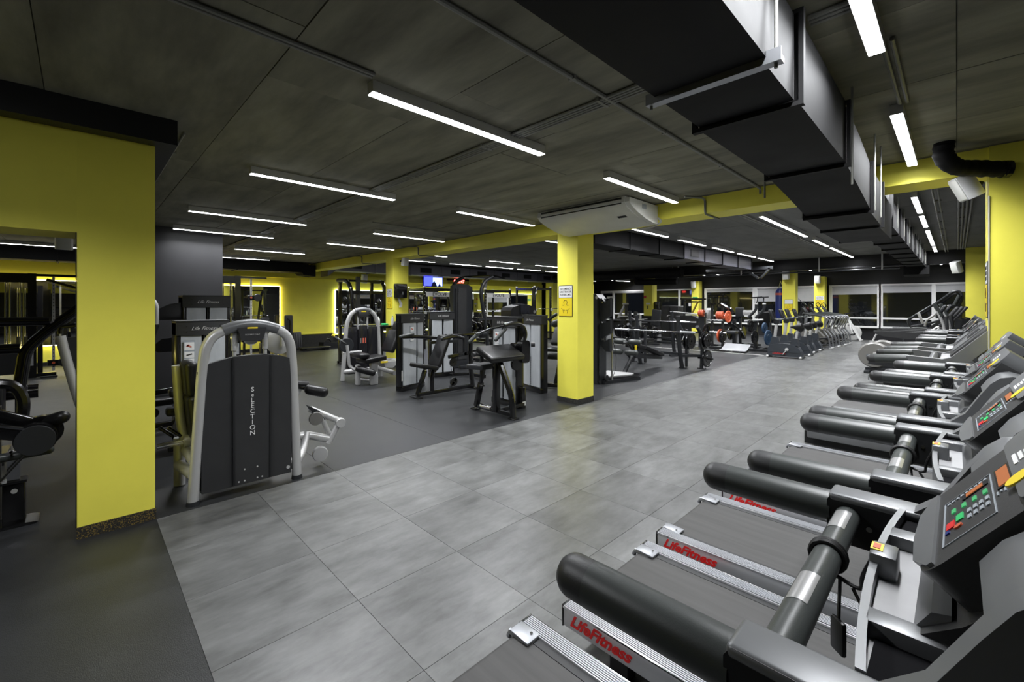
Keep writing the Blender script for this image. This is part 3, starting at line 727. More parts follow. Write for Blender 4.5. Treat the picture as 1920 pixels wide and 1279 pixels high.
    for s in (-1, 1): obj('shell_top', G().prism(HEAD_TOP, 'y', s * .165, s * .302), 'charcoal_gloss', t)
    return t
tm = make_treadmill()
spots = [(-.055, .985, 'silver treadmill closest to the camera, its console at the right edge'),
         (0, 1.865, 'second silver treadmill from the camera'),
         (-.008, 2.73, 'third silver treadmill from the camera'),
         (.04, 3.60, 'fourth silver treadmill from the camera'),
         (.10, 4.45, 'fifth silver treadmill from the camera, last before the yellow pillar'),
         (.06, 8.75, 'silver treadmill behind the angular dark treadmills'),
         (.06, 10.7, 'silver treadmill just in front of the beige elliptical')]
for k, (x, y, lb) in enumerate(spots):
    if k == 0:
        first = tm; tm['label'] = lb
        tm.location = (x, y, 0)
    else: tree(first, None, lb, (x, y, 0), 0)

# ============================================================ STRENGTH MACHINES WITH WEIGHT TOWERS
def tower(t, fl, fr, h=1.32, d=.26, slot='center', placard=0, sh=.0, dark=False):
    """cabinet whose front face runs from fl to fr (left to right as seen from the front); parts are added to thing t"""
    a = Vector((*fl, 0)); b = Vector((*fr, 0)); w = (b - a).length
    xr = (b - a).normalized(); back = Vector((0, 0, 1)).cross(xr)        # pointing into the cabinet
    M = Matrix.Translation(a) @ Matrix((xr, back, Vector((0, 0, 1)))).transposed().to_4x4()
    def g():
        k = G(t); k.pre = M; return k
    def arc(y): return -.035 * (1 - ((y - w / 2) / (w / 2)) ** 2)
    n = 8; xs = [w * i / n for i in range(n + 1)]
    for x0, x1 in ((0, .035), (w - .035, w)):
        obj('cabinet_side', g().box(x0, x1, 0, d, .02, h - .02, bev=.006), 'black_metal', t)
    hd = obj('cabinet_header', g().prism([(x, arc(x) - .008) for x in xs] + [(w, d), (0, d)], 'z', h - .155, h - .012), 'charcoal', t)
    obj('header_lid', g().prism([(x, arc(x) - .012) for x in xs] + [(w + .004, d + .004), (-.004, d + .004)], 'z', h - .012, h), 'grey_metal', hd)
    text('brand_script', 'Life Fitness', .052, 'silver_light', hd, M @ frame_mtx((w / 2, -.045, h - .085), (1, 0, 0), (0, 0, 1)), shear=.45, t=t)
    for x in (.09, w - .09):
        for z in (h - .055, h - .115): obj('header_bolt', g().cyl((x, arc(x) - .008, z), (x, arc(x) - .012, z), .006, n=8), 'dark_plastic', hd)
    c = w * (.5 if slot == 'center' else .62)
    for x0, x1 in ((.04, c - .022), (c + .022, w - .04)):
        obj('shroud_panel', g().prism([(x0 + (x1 - x0) * i / 4, arc(x0 + (x1 - x0) * i / 4) * .8) for i in range(5)] + [(x1, .02), (x0, .02)], 'z', .10, h - .16), 'charcoal' if dark else 'frost', t)
    obj('weight_stack', g().box(c - .15, c + .15, .04, d - .025, .06, .62), 'dark_plastic', t)
    gs = g()
    for k in range(16): gs.box(c - .018, c + .018, -.012, .03, .12 + k * .03, .145 + k * .03)
    st = obj('stack_plates', gs, 'black_metal', t)
    obj('guide_rod', g().cyl((c - .012, .03, .1), (c - .012, .03, h - .16), .007, n=8), 'chrome', t)
    obj('guide_rod', g().cyl((c + .012, .03, .1), (c + .012, .03, h - .16), .007, n=8), 'chrome', t)
    obj('base_plate', g().box(0, w, -.02, d, 0, .09, bev=.01), 'black_metal', t)
    obj('back_panel', g().box(.03, w - .03, d - .02, d - .005, .08, h - .02), 'charcoal', t)
    if placard:
        px = c - .13
        pl = obj('instruction_placard', g().box(px - .05, px + .05, -.032, -.026, h - .48, h - .21), 'cyan_grey', t)
        obj('placard_picture', g().box(px - .043, px + .043, -.034, -.032, h - .31, h - .23), 'white', pl)
        obj('placard_figure', g().ob((px, -.035, h - .27), (.045, .002, .014), (0, .5, 0)).ob((px - .012, -.035, h - .262), (.03, .002, .012), (0, -.6, 0)), 'skin_red', pl)
        for k in range(2):
            obj('placard_picture', g().box(px - .043, px + .043, -.034, -.032, h - .395 - k * .075, h - .33 - k * .075), 'white', pl)
            obj('placard_figure', g().ob((px, -.035, h - .36 - k * .075), (.05, .002, .012), (0, .25 * (1 if k else -1), 0)), 'ink', pl)
        obj('warning_label', g().box(.004, .03, -.002, 0, .18, .36), 'white_dirty', t)
    return M
def pad(t, c, d, rot=None, mat='leather', name='pad', bev=.025): return obj(name, G(t).ob(c, d, rot, bev, 4), mat, t)
def bars(t, name, mat, segs, w, h=None, bev=.006):
    for p, q in segs: obj(name, G(t).bar(p, q, w, h, bev), mat, t)

# ---- rotary calf machine in front
t = thing('calf_machine', 'silver arched rotary calf machine with a tall charcoal shroud, nearest on the floor', 'gym machine', (-4.2, 1.0, 0))
x = -4.0
obj('arch_leg', G(t).tube([(x, .60, .01), (x, .655, .95), (x, .675, 1.16), (x, .72, 1.25), (x, .80, 1.295)], .037, 14, fil=.06), 'silver', t)
obj('arch_leg', G(t).tube([(x, 1.335, .01), (x, 1.30, .95), (x, 1.285, 1.15), (x, 1.25, 1.24), (x, 1.17, 1.292)], .037, 14, fil=.06), 'silver', t)
for y in (.60, 1.335): obj('foot_cap', G(t).cyl((x, y, 0), (x, y, .03), .045, .04), 'grey_metal', t)
hd = obj('head', G(t).tube([(x, .79, 1.292), (x, .88, 1.325), (x, .98, 1.338), (x, 1.08, 1.325), (x, 1.18, 1.29)], .043, 14, fil=.05), 'charcoal_gloss', t)
obj('display_box', G(t).prism([(.88, 1.31), (1.085, 1.31), (1.06, 1.215), (1.04, 1.205), (.925, 1.205), (.905, 1.215)], 'x', x - .03, x + .05), 'charcoal', hd)
obj('display_curve', G(t).cyl((x - .02, .982, 1.22), (x + .02, .982, 1.22), .05, n=24), 'silver', hd)
obj('badge', G(t).box(x + .046, x + .052, .945, 1.02, 1.302, 1.316, bev=.002), 'yellow_sign', hd)
F = lambda y, z, dx=.052: frame_mtx((x + dx, y, z), (0, 1, 0), (0, 0, 1))
text('lettering', 'ROTARY CALF', .016, 'silver_light', hd, F(.982, 1.255), t=t)
for y in (.872, 1.092):
    obj('head_post', G(t).cyl((x - .02, y, 1.30), (x - .02, y, 1.13), .022).cyl((x - .02, y, 1.13), (x - .02, y, 1.02), .014), 'silver', t)
pan = [(.65, .07), (1.28, .07), (1.283, 1.035), (1.2, 1.068), (1.09, 1.088), (.98, 1.092), (.87, 1.086), (.77, 1.065), (.645, 1.03)]
sh = obj('shroud', G(t).prism(pan, 'x', -4.02, -3.975), 'charcoal', t, 'charcoal shroud with vertical white lettering')
obj('shroud_rib', G(t).prism([(.855, .075), (1.115, .075), (1.12, 1.079), (.98, 1.088), (.85, 1.078)], 'x', -3.975, -3.962), 'charcoal', sh)
obj('shroud_fold', G(t).bar((-3.965, .857, .08), (-3.965, .852, 1.075), .02, .012), 'dark_plastic', sh)
obj('shroud_fold', G(t).bar((-3.965, 1.113, .08), (-3.965, 1.118, 1.075), .02, .012), 'dark_plastic', sh)
for k, ch in enumerate('SeLECTION'): text('letter', ch, .052 if ch != 'e' else .042, 'white', sh, F(.985, .815 - k * .0435, .040), t=t)
for y, z in ((.93, .19), (1.02, .19), (.89, .10), (.93, .10), (1.02, .10), (1.055, .10)): obj('rivet', G(t).cyl((-3.962, y, z), (-3.958, y, z), .006, n=8), 'silver_light', sh)
obj('cap', G(t).cyl((-3.975, 1.255, .12), (-3.968, 1.255, .12), .014, n=12), 'silver', sh)
for y in (.655, 1.285): obj('shroud_clip', G(t).bar((-3.99, y - .03, .98), (-3.99, y + .03, .98), .02), 'black_metal', t)
obj('base_tube', G(t).tube([(x - .075, .61, .11), (x - .075, 1.335, .11)], .048, 14), 'silver', t)
obj('base_tube', G(t).tube([(x, .61, .22), (-4.48, .58, .18)], .04, 12), 'silver', t)
obj('base_tube', G(t).tube([(x, .61, .32), (-4.45, .62, .30)], .035, 12), 'silver', t)
obj('rear_leg', G(t).tube([(-4.5, .585, .01), (-4.5, .585, .40)], .04, 12), 'silver', t)
obj('back_post', G(t).tube([(-4.48, .63, .30), (-4.46, .585, .55), (-4.46, .56, 1.0)], .034, 12, fil=.1), 'silver', t)
obj('stack_box', G(t).box(-4.32, -4.06, .74, 1.2, .12, .92), 'dark_plastic', t)
pad(t, (-4.38, .635, .90), (.30, .09, .28), (.06, 0, 0), name='upper_back_pad', bev=.035)
pad(t, (-4.36, .665, .585), (.32, .10, .38), (.1, 0, 0), name='lower_back_pad', bev=.04)
pad(t, (-4.28, .82, .40), (.34, .34, .08), (.06, 0, 0), name='seat')
pad(t, (-4.56, .58, .61), (.10, .16, .07), None, name='arm_pad')
obj('adjust_tube', G(t).cyl((-4.42, .43, .375), (-4.42, .80, .385), .024), 'chrome', t)
obj('adjust_collar', G(t).cyl((-4.42, .60, .38), (-4.42, .66, .382), .05), 'silver', t)
for dx in (0, .05): obj('hand_grip', G(t).cyl((-4.5 + dx, .46 + dx, .50), (-4.5 + dx, .54 + dx, .42), .014).cyl((-4.5 + dx, .455 + dx, .507), (-4.5 + dx, .463 + dx, .497), .016), 'black_metal', t)
obj('cam_disc', G(t).disc((-4.32, 1.29, 1.16), (1, -.25, 0), .115, .03), 'silver', t)
obj('cam_post', G(t).cyl((-4.27, 1.30, 1.30), (-4.27, 1.30, 1.12), .018), 'silver', t)
obj('leg_roller', G(t).cyl((-4.28, 1.42, .755), (-4.28, 1.52, .735), .042), 'leather', t)
obj('leg_roller', G(t).capsule((-4.17, 1.50, .715), (-4.10, 1.60, .685), .048), 'leather', t)
obj('roller_axle', G(t).cyl((-4.35, 1.38, .74), (-4.12, 1.55, .71), .016), 'black_metal', t)
obj('pivot_disc', G(t).disc((-4.28, 1.40, .72), (1, 0, 0), .07, .04), 'silver', t)
obj('link_arm', G(t).tube([(-4.25, 1.36, .28), (-4.24, 1.50, .285), (-4.22, 1.69, .21)], .036, 12, fil=.08), 'silver', t)
obj('link_arm', G(t).tube([(-4.24, 1.53, .52), (-4.22, 1.80, .36), (-4.21, 1.68, .17)], .03, 12, fil=.03), 'silver', t)
obj('link_arm', G(t).tube([(-4.22, 1.62, .45), (-4.22, 1.70, .26)], .022, 10), 'silver', t)
obj('link_plate', G(t).prism([(1.50, .56), (1.60, .50), (1.66, .40), (1.58, .42)], 'x', -4.26, -4.2), 'grey_metal', t)
obj('counter_disc', G(t).disc((-4.20, 1.57, .43), (1, -.2, 0), .062, .03), 'beige', t)
obj('counter_disc', G(t).disc((-4.18, 1.60, .10), (1, -.2, 0), .068, .06), 'silver', t)
obj('counter_disc', G(t).disc((-4.20, 1.80, .35), (1, -.2, 0), .045, .07), 'silver', t)
obj('front_brace', G(t).tube([(x, 1.32, .12), (-4.12, 1.42, .16), (-4.24, 1.50, .30)], .032, 12, fil=.1), 'silver', t)

# ---- leg curl machine with tower, behind the calf machine
t = thing('leg_curl_machine', 'black leg curl machine whose frosted tower stands right behind the calf machine', 'gym machine', (-5.6, .9, 0))
tower(t, (-5.77, .72), (-5.77, 1.2), 1.32, .30, placard=1)
bars(t, 'frame_bar', 'black_metal', [((-5.5, .62, .06), (-5.5, 1.6, .06)), ((-5.5, .72, .05), (-5.5, .72, .5)), ((-5.5, 1.3, .05), (-5.5, 1.3, .55)), ((-5.75, .9, .06), (-5.45, .9, .06))], .06)
pad(t, (-5.45, 1.05, .56), (.36, .75, .08), (.08, 0, 0), name='bench_pad')
pad(t, (-5.45, .72, .62), (.12, .2, .08), None, name='elbow_pad')
# ---- tall tower machine further back (lat pulldown)
t = thing('lat_pulldown_machine', 'taller frosted tower machine rising behind the leg curl tower', 'gym machine', (-6.8, 1.1, 0))
tower(t, (-6.84, .92), (-6.84, 1.44), 1.61, .32)
obj('pulley_plate', G(t).prism([(.62, 1.40), (.70, 1.30), (.92, 1.30), (.92, 1.52), (.80, 1.50)], 'x', -6.95, -6.9), 'black_metal', t)
obj('pulley_plate', G(t).prism([(.60, .98), (.66, .92), (.90, .92), (.90, 1.1), (.70, 1.08)], 'x', -6.75, -6.7), 'black_metal', t)
obj('curved_arm', G(t).tube([(-6.9, .42, 1.62), (-6.9, .58, 1.60), (-6.9, .66, 1.50), (-6.9, .66, 1.25)], .035, 12, fil=.1), 'silver', t)
obj('curved_arm', G(t).tube([(-6.8, .66, 1.25), (-6.8, .58, .95), (-6.8, .40, .75)], .03, 12, fil=.1), 'grey_metal', t)
bars(t, 'frame_bar', 'black_metal', [((-6.7, .45, .05), (-6.7, 1.5, .05)), ((-6.7, .55, .05), (-6.7, .55, .62)), ((-6.7, .35, .42), (-6.7, .8, .46))], .06)
pad(t, (-6.6, .62, .36), (.34, .34, .08), None, name='seat')
obj('cable', G(t).cyl((-6.72, .62, 1.2), (-6.72, .62, .2), .004, n=6), 'wire', t)
obj('pulley', G(t).disc((-6.72, .62, .2), (1, 0, 0), .06, .03), 'dark_plastic', t)

# ---- leg extension machine in silver beside the shelf pillar
t = thing('leg_extension_machine', 'silver arched leg extension machine with black seat left of the shelf pillar', 'gym machine', (-8.0, 4.0, 0))
x = -8.35
for y0, y1, yt in ((3.62, 3.70, 3.78), (4.42, 4.36, 4.28)):
    obj('arch_leg', G(t).tube([(x, y0, .01), (x, y1, 1.1), (x, yt, 1.30), (x, (yt + 4.03) / 2, 1.38)], .04, 12, fil=.12), 'silver', t)
hd = obj('head', G(t).tube([(x, 3.86, 1.36), (x, 4.03, 1.40), (x, 4.2, 1.36)], .042, 12, fil=.08), 'charcoal_gloss', t)
obj('display_box', G(t).box(x - .02, x + .05, 3.92, 4.14, 1.24, 1.36, bev=.02), 'charcoal', hd)
obj('badge', G(t).box(x + .05, x + .054, 3.98, 4.08, 1.34, 1.36), 'yellow_sign', hd)
for y in (3.93, 4.13): obj('head_post', G(t).cyl((x, y, 1.26), (x, y, 1.0), .018), 'silver', t)
for y0, y1 in ((3.72, 3.92), (3.93, 4.13), (4.14, 4.34)): obj('stack_cover', G(t).box(x - .1, x + .02, y0, y1, .12, 1.04 + (.03 if y0 == 3.93 else 0), bev=.01), 'display', t)
for k in range(3): obj('muscle_figure', G(t).box(x + .02, x + .023, 3.97 + k * .05, 3.995 + k * .05, .72, .82), 'skin_red' if k else 'beige', t)
obj('cross_tube', G(t).tube([(x, 3.62, .18), (x, 4.42, .18)], .05, 12), 'silver', t)
obj('cross_tube', G(t).tube([(x, 3.62, .55), (x, 4.0, .55)], .035, 12), 'silver', t)
obj('front_leg', G(t).box(-7.82, -7.72, 3.62, 3.70, 0, .38, bev=.02), 'silver', t)
obj('front_leg', G(t).box(-7.66, -7.56, 3.82, 3.96, 0, .48, bev=.02), 'silver', t)
obj('floor_tube', G(t).tube([(-7.78, 3.66, .12), (-7.62, 3.9, .07)], .035, 10), 'silver', t)
obj('floor_tube', G(t).tube([(x, 4.35, .2), (-7.7, 4.38, .15)], .045, 10), 'silver', t)
obj('rear_loop', G(t).tube([(-7.75, 4.15, .42), (-7.70, 4.40, .40), (-7.70, 4.48, .30), (-7.70, 4.48, .01)], .04, 12, fil=.1), 'silver', t)
pad(t, (-7.72, 3.90, .47), (.42, .42, .09), (.1, 0, 0), name='seat')
pad(t, (-7.72, 3.68, .55), (.40, .20, .10), None, name='knee_pad', bev=.04)
pad(t, (-7.72, 4.32, .78), (.40, .10, .46), (-.42, 0, 0), name='backrest', bev=.04)
pad(t, (-7.72, 4.46, 1.06), (.30, .10, .20), (-.35, 0, 0), name='headrest', bev=.04)
obj('seat_bracket', G(t).prism([(4.05, .42), (4.42, .40), (4.25, .28), (4.1, .30)], 'x', -7.8, -7.55), 'silver', t)
obj('seat_lever', G(t).box(-7.52, -7.5, 3.98, 4.12, .40, .43), 'yellow_sign', t)
obj('cam_disc', G(t).disc((-7.9, 3.50, .74), (1, 0, 0), .135, .04), 'grey_metal', t)
obj('cam_arm', G(t).tube([(-7.88, 3.50, .74), (-7.88, 3.55, .35), (-7.8, 3.62, .28)], .03, 10, fil=.05), 'silver', t)
obj('hand_stick', G(t).cyl((-7.88, 3.48, .78), (-7.86, 3.24, .93), .013), 'chrome', t)
obj('stick_tip', G(t).cyl((-7.86, 3.26, .92), (-7.86, 3.22, .945), .017), 'yellow_sign', t)
obj('shin_roller', G(t).capsule((-7.62, 3.60, .32), (-7.50, 3.82, .24), .06), 'leather', t)
obj('roller_end', G(t).cyl((-7.485, 3.84, .23), (-7.47, 3.87, .222), .025), 'chrome', t)

# ---- shoulder press machine
t = thing('shoulder_press_machine', 'black shoulder press machine with frosted tower right of the shelf pillar', 'gym machine', (-6.3, 4.3, 0))
tower(t, (-6.64, 3.90), (-6.80, 4.46), 1.33, .13, placard=1, slot='off')
X = -6.05
obj('base_rail', G(t).bar((X, 3.84, .05), (X, 4.98, .05), .06, .06, .008), 'black_metal', t)
for y in (3.82, 4.99): obj('floor_plate', G(t).box(X - .12, X + .12, y - .05, y + .05, 0, .02, bev=.006), 'black_metal', t)
obj('seat_post', G(t).bar((X, 3.84, .04), (X, 3.98, .42), .05, .07, .008), 'black_metal', t)
obj('seat_tube', G(t).bar((X, 3.93, .28), (X, 4.0, .48), .04, .04, .004), 'chrome', t)
obj('seat_pin', G(t).cyl((X + .04, 3.9, .22), (X + .1, 3.86, .22), .012), 'black_metal', t)
obj('support_post', G(t).tube([(X, 4.12, .05), (X, 4.12, .36), (X, 4.22, .55)], .035, 10, fil=.08), 'black_metal', t)
pad(t, (X, 3.97, .49), (.34, .36, .07), (-.2, 0, 0), name='seat')
obj('backrest', G(t).ob((X + .01, 4.26, .72), (.32, .08, .56), (-.42, 0, 0), .035, 4), 'leather', t)
obj('back_tube', G(t).bar((X, 4.16, .38), (X, 4.42, .98), .05, .05), 'black_metal', t)
obj('rear_post', G(t).tube([(X, 4.98, .03), (X, 4.93, .40), (X, 4.93, .95)], .042, 8, fil=.15), 'black_metal', t)
obj('rear_post', G(t).bar((X, 4.80, .60), (X, 4.80, .95), .05, .05), 'black_metal', t)
obj('cross_bar', G(t).bar((X, 4.45, .60), (X, 4.95, .64), .05, .06, .006), 'black_metal', t)
obj('top_bar', G(t).bar((X - .25, 4.42, .93), (X, 5.18, .96), .09, .06, .01), 'black_metal', t)
obj('press_arm', G(t).tube([(X - .35, 4.5, .90), (X - .35, 4.0, .95), (X - .33, 3.74, .955)], .03, 10, fil=.1), 'black_metal', t)
obj('press_arm', G(t).tube([(X + .28, 4.55, .93), (X + .30, 4.36, .98), (X + .30, 4.1, .94)], .03, 10, fil=.1), 'black_metal', t)
obj('hand_grip', G(t).capsule((X - .30, 3.95, 1.0), (X - .32, 3.72, .965), .024), 'foam', t)
obj('hand_grip', G(t).capsule((X + .27, 4.27, .99), (X + .30, 4.10, .95), .024), 'foam', t)
obj('counter_weight', G(t).cyl((X - .03, 5.18, .95), (X - .03, 5.28, .95), .075, n=20), 'grey_metal', t)
obj('side_bar', G(t).bar((X - .45, 4.38, .82), (X - .4, 4.95, .82), .05, .05), 'grey_metal', t)
for y, z in ((4.55, .50), (4.56, .17)): obj('pulley', G(t).disc((X, y, z), (1, 0, 0), .075, .03, hole=.012), 'dark_plastic', t)
obj('cable', G(t).cyl((X, 4.56, .2), (X, 4.48, .5), .005, n=6), 'wire', t)
obj('pulley_stay', G(t).bar((X, 4.48, .07), (X, 4.60, .22), .03, .04), 'grey_metal', t)
# ---- second tower behind it
t = thing('chest_press_machine', 'frosted weight tower partly hidden behind the shoulder press', 'gym machine', (-7.5, 5.3, 0))
tower(t, (-7.50, 5.06), (-7.38, 5.58), 1.34, .13)
bars(t, 'frame_bar', 'black_metal', [((-7.1, 5.75, .05), (-6.6, 5.75, .05)), ((-7.3, 5.4, .05), (-7.1, 5.75, .05)), ((-6.7, 5.75, .05), (-6.7, 5.75, .5))], .06)
pad(t, (-6.72, 5.75, .5), (.3, .3, .07), None, name='seat')

# ---- arm curl machine
t = thing('arm_curl_machine', 'black preacher arm curl machine with large slanted pad left of the middle pillar', 'gym machine', (-4.5, 4.3, 0))
tower(t, (-5.0, 4.50), (-4.43, 4.47), 1.31, .13, placard=1)
obj('front_leg', G(t).tube([(-4.06, 4.02, .02), (-4.08, 4.02, .30), (-4.32, 4.02, .72)], .042, 8, fil=.12), 'black_metal', t)
obj('center_post', G(t).box(-4.42, -4.34, 3.98, 4.06, .04, .76, bev=.006), 'black_metal', t)
obj('base_rail', G(t).bar((-4.82, 4.02, .06), (-4.06, 4.02, .05), .05, .05, .006), 'black_metal', t)
obj('base_rail', G(t).bar((-4.35, 4.02, .06), (-4.38, 4.55, .06), .05, .05, .006), 'black_metal', t)
obj('base_sleeve', G(t).cyl((-4.7, 4.02, .07), (-4.48, 4.02, .065), .032), 'chrome', t)
for px in (-4.82, -4.05): obj('floor_plate', G(t).box(px - .06, px + .06, 3.97, 4.07, 0, .018, bev=.005), 'black_metal', t)
obj('seat_post', G(t).bar((-4.80, 4.02, .05), (-4.70, 4.02, .40), .07, .06, .006), 'black_metal', t)
obj('seat_tube', G(t).bar((-4.72, 4.02, .34), (-4.64, 4.02, .60), .045, .045, .004), 'grey_metal', t)
obj('seat_pin', G(t).cyl((-4.68, 3.99, .36), (-4.58, 3.97, .37), .012), 'black_metal', t)
pad(t, (-4.66, 4.02, .63), (.34, .34, .075), (0, -.06, 0), name='seat', mat='leather_grey')
obj('arm_pad', G(t).ob((-4.36, 4.08, .83), (.36, .62, .085), (0, .42, 0), .03, 4), 'leather', t)
obj('pad_knob', G(t).cyl((-4.5, 3.74, .83), (-4.5, 3.70, .83), .03), 'charcoal', t)
obj('pivot_plate', G(t).prism(rounded((4.44, 4.60, .66, .98), .05), 'x', -4.40, -4.30), 'black_metal', t)
obj('pivot_hub', G(t).cyl((-4.42, 4.44, .90), (-4.42, 4.36, .90), .05), 'black_metal', t)
obj('pivot_knob', G(t).cyl((-4.30, 4.62, .92), (-4.26, 4.66, .92), .035), 'charcoal', t)
obj('cam', G(t).disc((-4.36, 4.38, .66), (1, 0, 0), .10, .04), 'black_metal', t)
obj('curl_arm', G(t).tube([(-4.36, 4.48, .90), (-4.33, 4.55, 1.06), (-4.36, 4.50, 1.21), (-4.40, 4.30, 1.22), (-4.42, 4.20, 1.20)], .034, 12, fil=.1), 'black_metal', t)
obj('grip_bar', G(t).tube([(-4.42, 4.22, 1.20), (-4.60, 4.1, 1.15), (-4.62, 3.86, 1.08)], .018, 10, fil=.05), 'black_metal', t)
for p, q in (((-4.62, 3.90, 1.09), (-4.66, 3.78, .985)), ((-4.44, 4.25, 1.15), (-4.48, 4.10, 1.0))): obj('hand_grip', G(t).capsule(p, q, .026), 'foam', t)
obj('rear_column', G(t).box(-4.44, -4.36, 4.50, 4.58, 0, .30, bev=.006), 'black_metal', t)
obj('column_label', G(t).box(-4.359, -4.356, 4.51, 4.57, .04, .10), 'white_dirty', t)
# ---- third tower with bench beside the middle pillar
t = thing('leg_press_machine', 'frosted tower machine with grey seat hard against the middle pillar', 'gym machine', (-5.2, 5.7, 0))
tower(t, (-5.42, 5.60), (-4.86, 5.48), 1.31, .13)
for px in (-4.92, -4.70): pass
bars(t, 'frame_bar', 'black_metal', [((-4.86, 6.0, .05), (-4.86, 6.5, .05)), ((-5.05, 6.05, .02), (-4.98, 6.12, .5)), ((-4.86, 6.45, .05), (-4.86, 6.45, 1.0)), ((-5.2, 5.9, .05), (-4.86, 6.2, .05))], .07)
pad(t, (-5.0, 6.12, .56), (.42, .40, .08), (0, 0, .3), name='seat', mat='leather_grey')
pad(t, (-5.0, 6.12, .70), (.40, .36, .06), (.1, 0, .3), name='foot_pad', mat='leather_grey')
pad(t, (-4.98, 6.2, .95), (.36, .10, .46), (-.7, 0, .3), name='backrest', mat='leather_grey')
obj('roller', G(t).capsule((-5.1, 6.1, 1.14), (-4.85, 6.2, 1.22), .065), 'leather_grey', t)
obj('curved_rail', G(t).tube([(-5.25, 6.1, 1.2), (-5.1, 6.2, 1.34), (-4.9, 6.3, 1.25), (-4.85, 6.4, .9)], .03, 10, fil=.1), 'black_metal', t)

# ---- weight plate helper (each plate on a machine is a thing of its own)
PL = {}
def plate(loc, ax, r, label, mat='black_metal', thick=.045, group=None):
    key = (round(r, 3), mat, round(thick, 3))
    if key not in PL:
        g = G().disc((0, 0, 0), (0, 0, 1), r, thick, 24, hole=.026, lip=thick * .25)
        me = g.mesh('weight_plate'); me.materials.append(MATS[mat]); PL[key] = me
    o = bpy.data.objects.new('weight_plate', PL[key]); C.objects.link(o)
    o.rotation_euler = Vector(ax).to_track_quat('Z', 'Y').to_euler(); o.location = loc
    return tag(o, label, 'weight plate', group)

# ---- press rack with arched top behind the leg extension
t = thing('smith_machine', 'black arched press rack behind the silver leg extension machine', 'gym machine', (-10.3, 5.0, 0))
for y, dy in ((4.62, -.04), (5.46, .04)):
    obj('arch_post', G(t).tube([(-10.1, y - dy * 2.5, .02), (-10.1, y - dy * 2, .9), (-10.15, y + dy * .5, 1.9), (-10.3, y + dy * 1.2, 2.06), (-10.8, y + dy * 1.2, 2.08)], .05, 8, fil=.14), 'black_metal', t)
    obj('rear_post', G(t).bar((-10.8, y, .02), (-10.8, y, 2.1), .07, .07), 'black_metal', t)
    obj('foot_rail', G(t).bar((-10.9, y, .04), (-9.95, y, .04), .07, .07), 'black_metal', t)
obj('top_bar', G(t).bar((-10.22, 4.58, 2.06), (-10.22, 5.5, 2.06), .05, .05), 'black_metal', t)
obj('cross_bar', G(t).bar((-10.12, 4.62, 1.78), (-10.12, 5.46, 1.78), .08, .07), 'black_metal', t)
obj('mast', G(t).bar((-10.15, 4.78, .02), (-10.15, 4.78, 2.16), .09, .07), 'grey_metal', t)
obj('lever_bar', G(t).cyl((-10.0, 4.3, 1.0), (-10.0, 5.8, 1.0), .018), 'chrome', t)
for k, (y, z, r) in enumerate(((5.58, 1.0, .2), (5.64, 1.0, .2), (4.5, 1.0, .2), (5.52, 1.32, .17))):
    plate((-10.0, y, z), (0, 1, 0), r, 'black plate %s' % ('inner on the right end of the arched press rack', 'outer on the right end of the arched press rack', 'on the left end of the arched press rack', 'stored high on the arched press rack')[k])

# ---- fittings of the shelf pillar
t = thing('towel_dispenser', 'black paper towel dispenser on the shelf pillar', 'dispenser', (-9.25, 5.40, 1.66))
obj('case', G(t).box(-9.335, -9.19, 5.27, 5.56, 1.64, 1.98, bev=.02), 'black_metal', t)
obj('badge', G(t).box(-9.19, -9.187, 5.42, 5.45, 1.72, 1.79), 'charcoal_gloss', t)
tag(obj('paper_towel', G().prism([(5.36, 1.64), (5.40, 1.64), (5.48, 1.50), (5.47, 1.42), (5.40, 1.42), (5.41, 1.50)], 'x', -9.30, -9.285), 'white'), 'white paper towel hanging out of the black dispenser', 'paper towel')
t = thing('wall_shelf', 'thin black shelf board fixed to the dispenser pillar', 'shelf', (-9.3, 5.15, 1.0))
obj('board', G(t).box(-9.72, -9.1, 4.85, 5.27, .985, 1.005, bev=.004), 'black_metal', t)
obj('bracket', G(t).box(-9.5, -9.47, 5.0, 5.27, .93, .985), 'black_metal', t)
def bottle(loc, h, r, mat, capm, label):
    b = thing('bottle', label, 'bottle', loc)
    obj('body', G().tube([(0, 0, 0), (0, 0, h * .7), (0, 0, h * .8), (0, 0, h * .86)], [r, r, r * .55, r * .4], 12), mat, b)
    obj('cap', G().cyl((0, 0, h * .86), (0, 0, h), r * .45, n=10), capm, b)
bottle((-9.42, 4.93, 1.006), .20, .035, 'white', 'white_dirty', 'white spray bottle on the pillar shelf')
bottle((-9.2, 5.17, 1.006), .22, .03, 'frost', 'cyan_grey', 'clear bottle on the pillar shelf next to the yellow corner')
tag(obj('cleaning_cloth', G().ob((-9.25, 5.0, 1.03), (.14, .12, .045), (0, 0, .3), .02, 3), 'green'), 'crumpled green cleaning cloth on the pillar shelf', 'cloth')
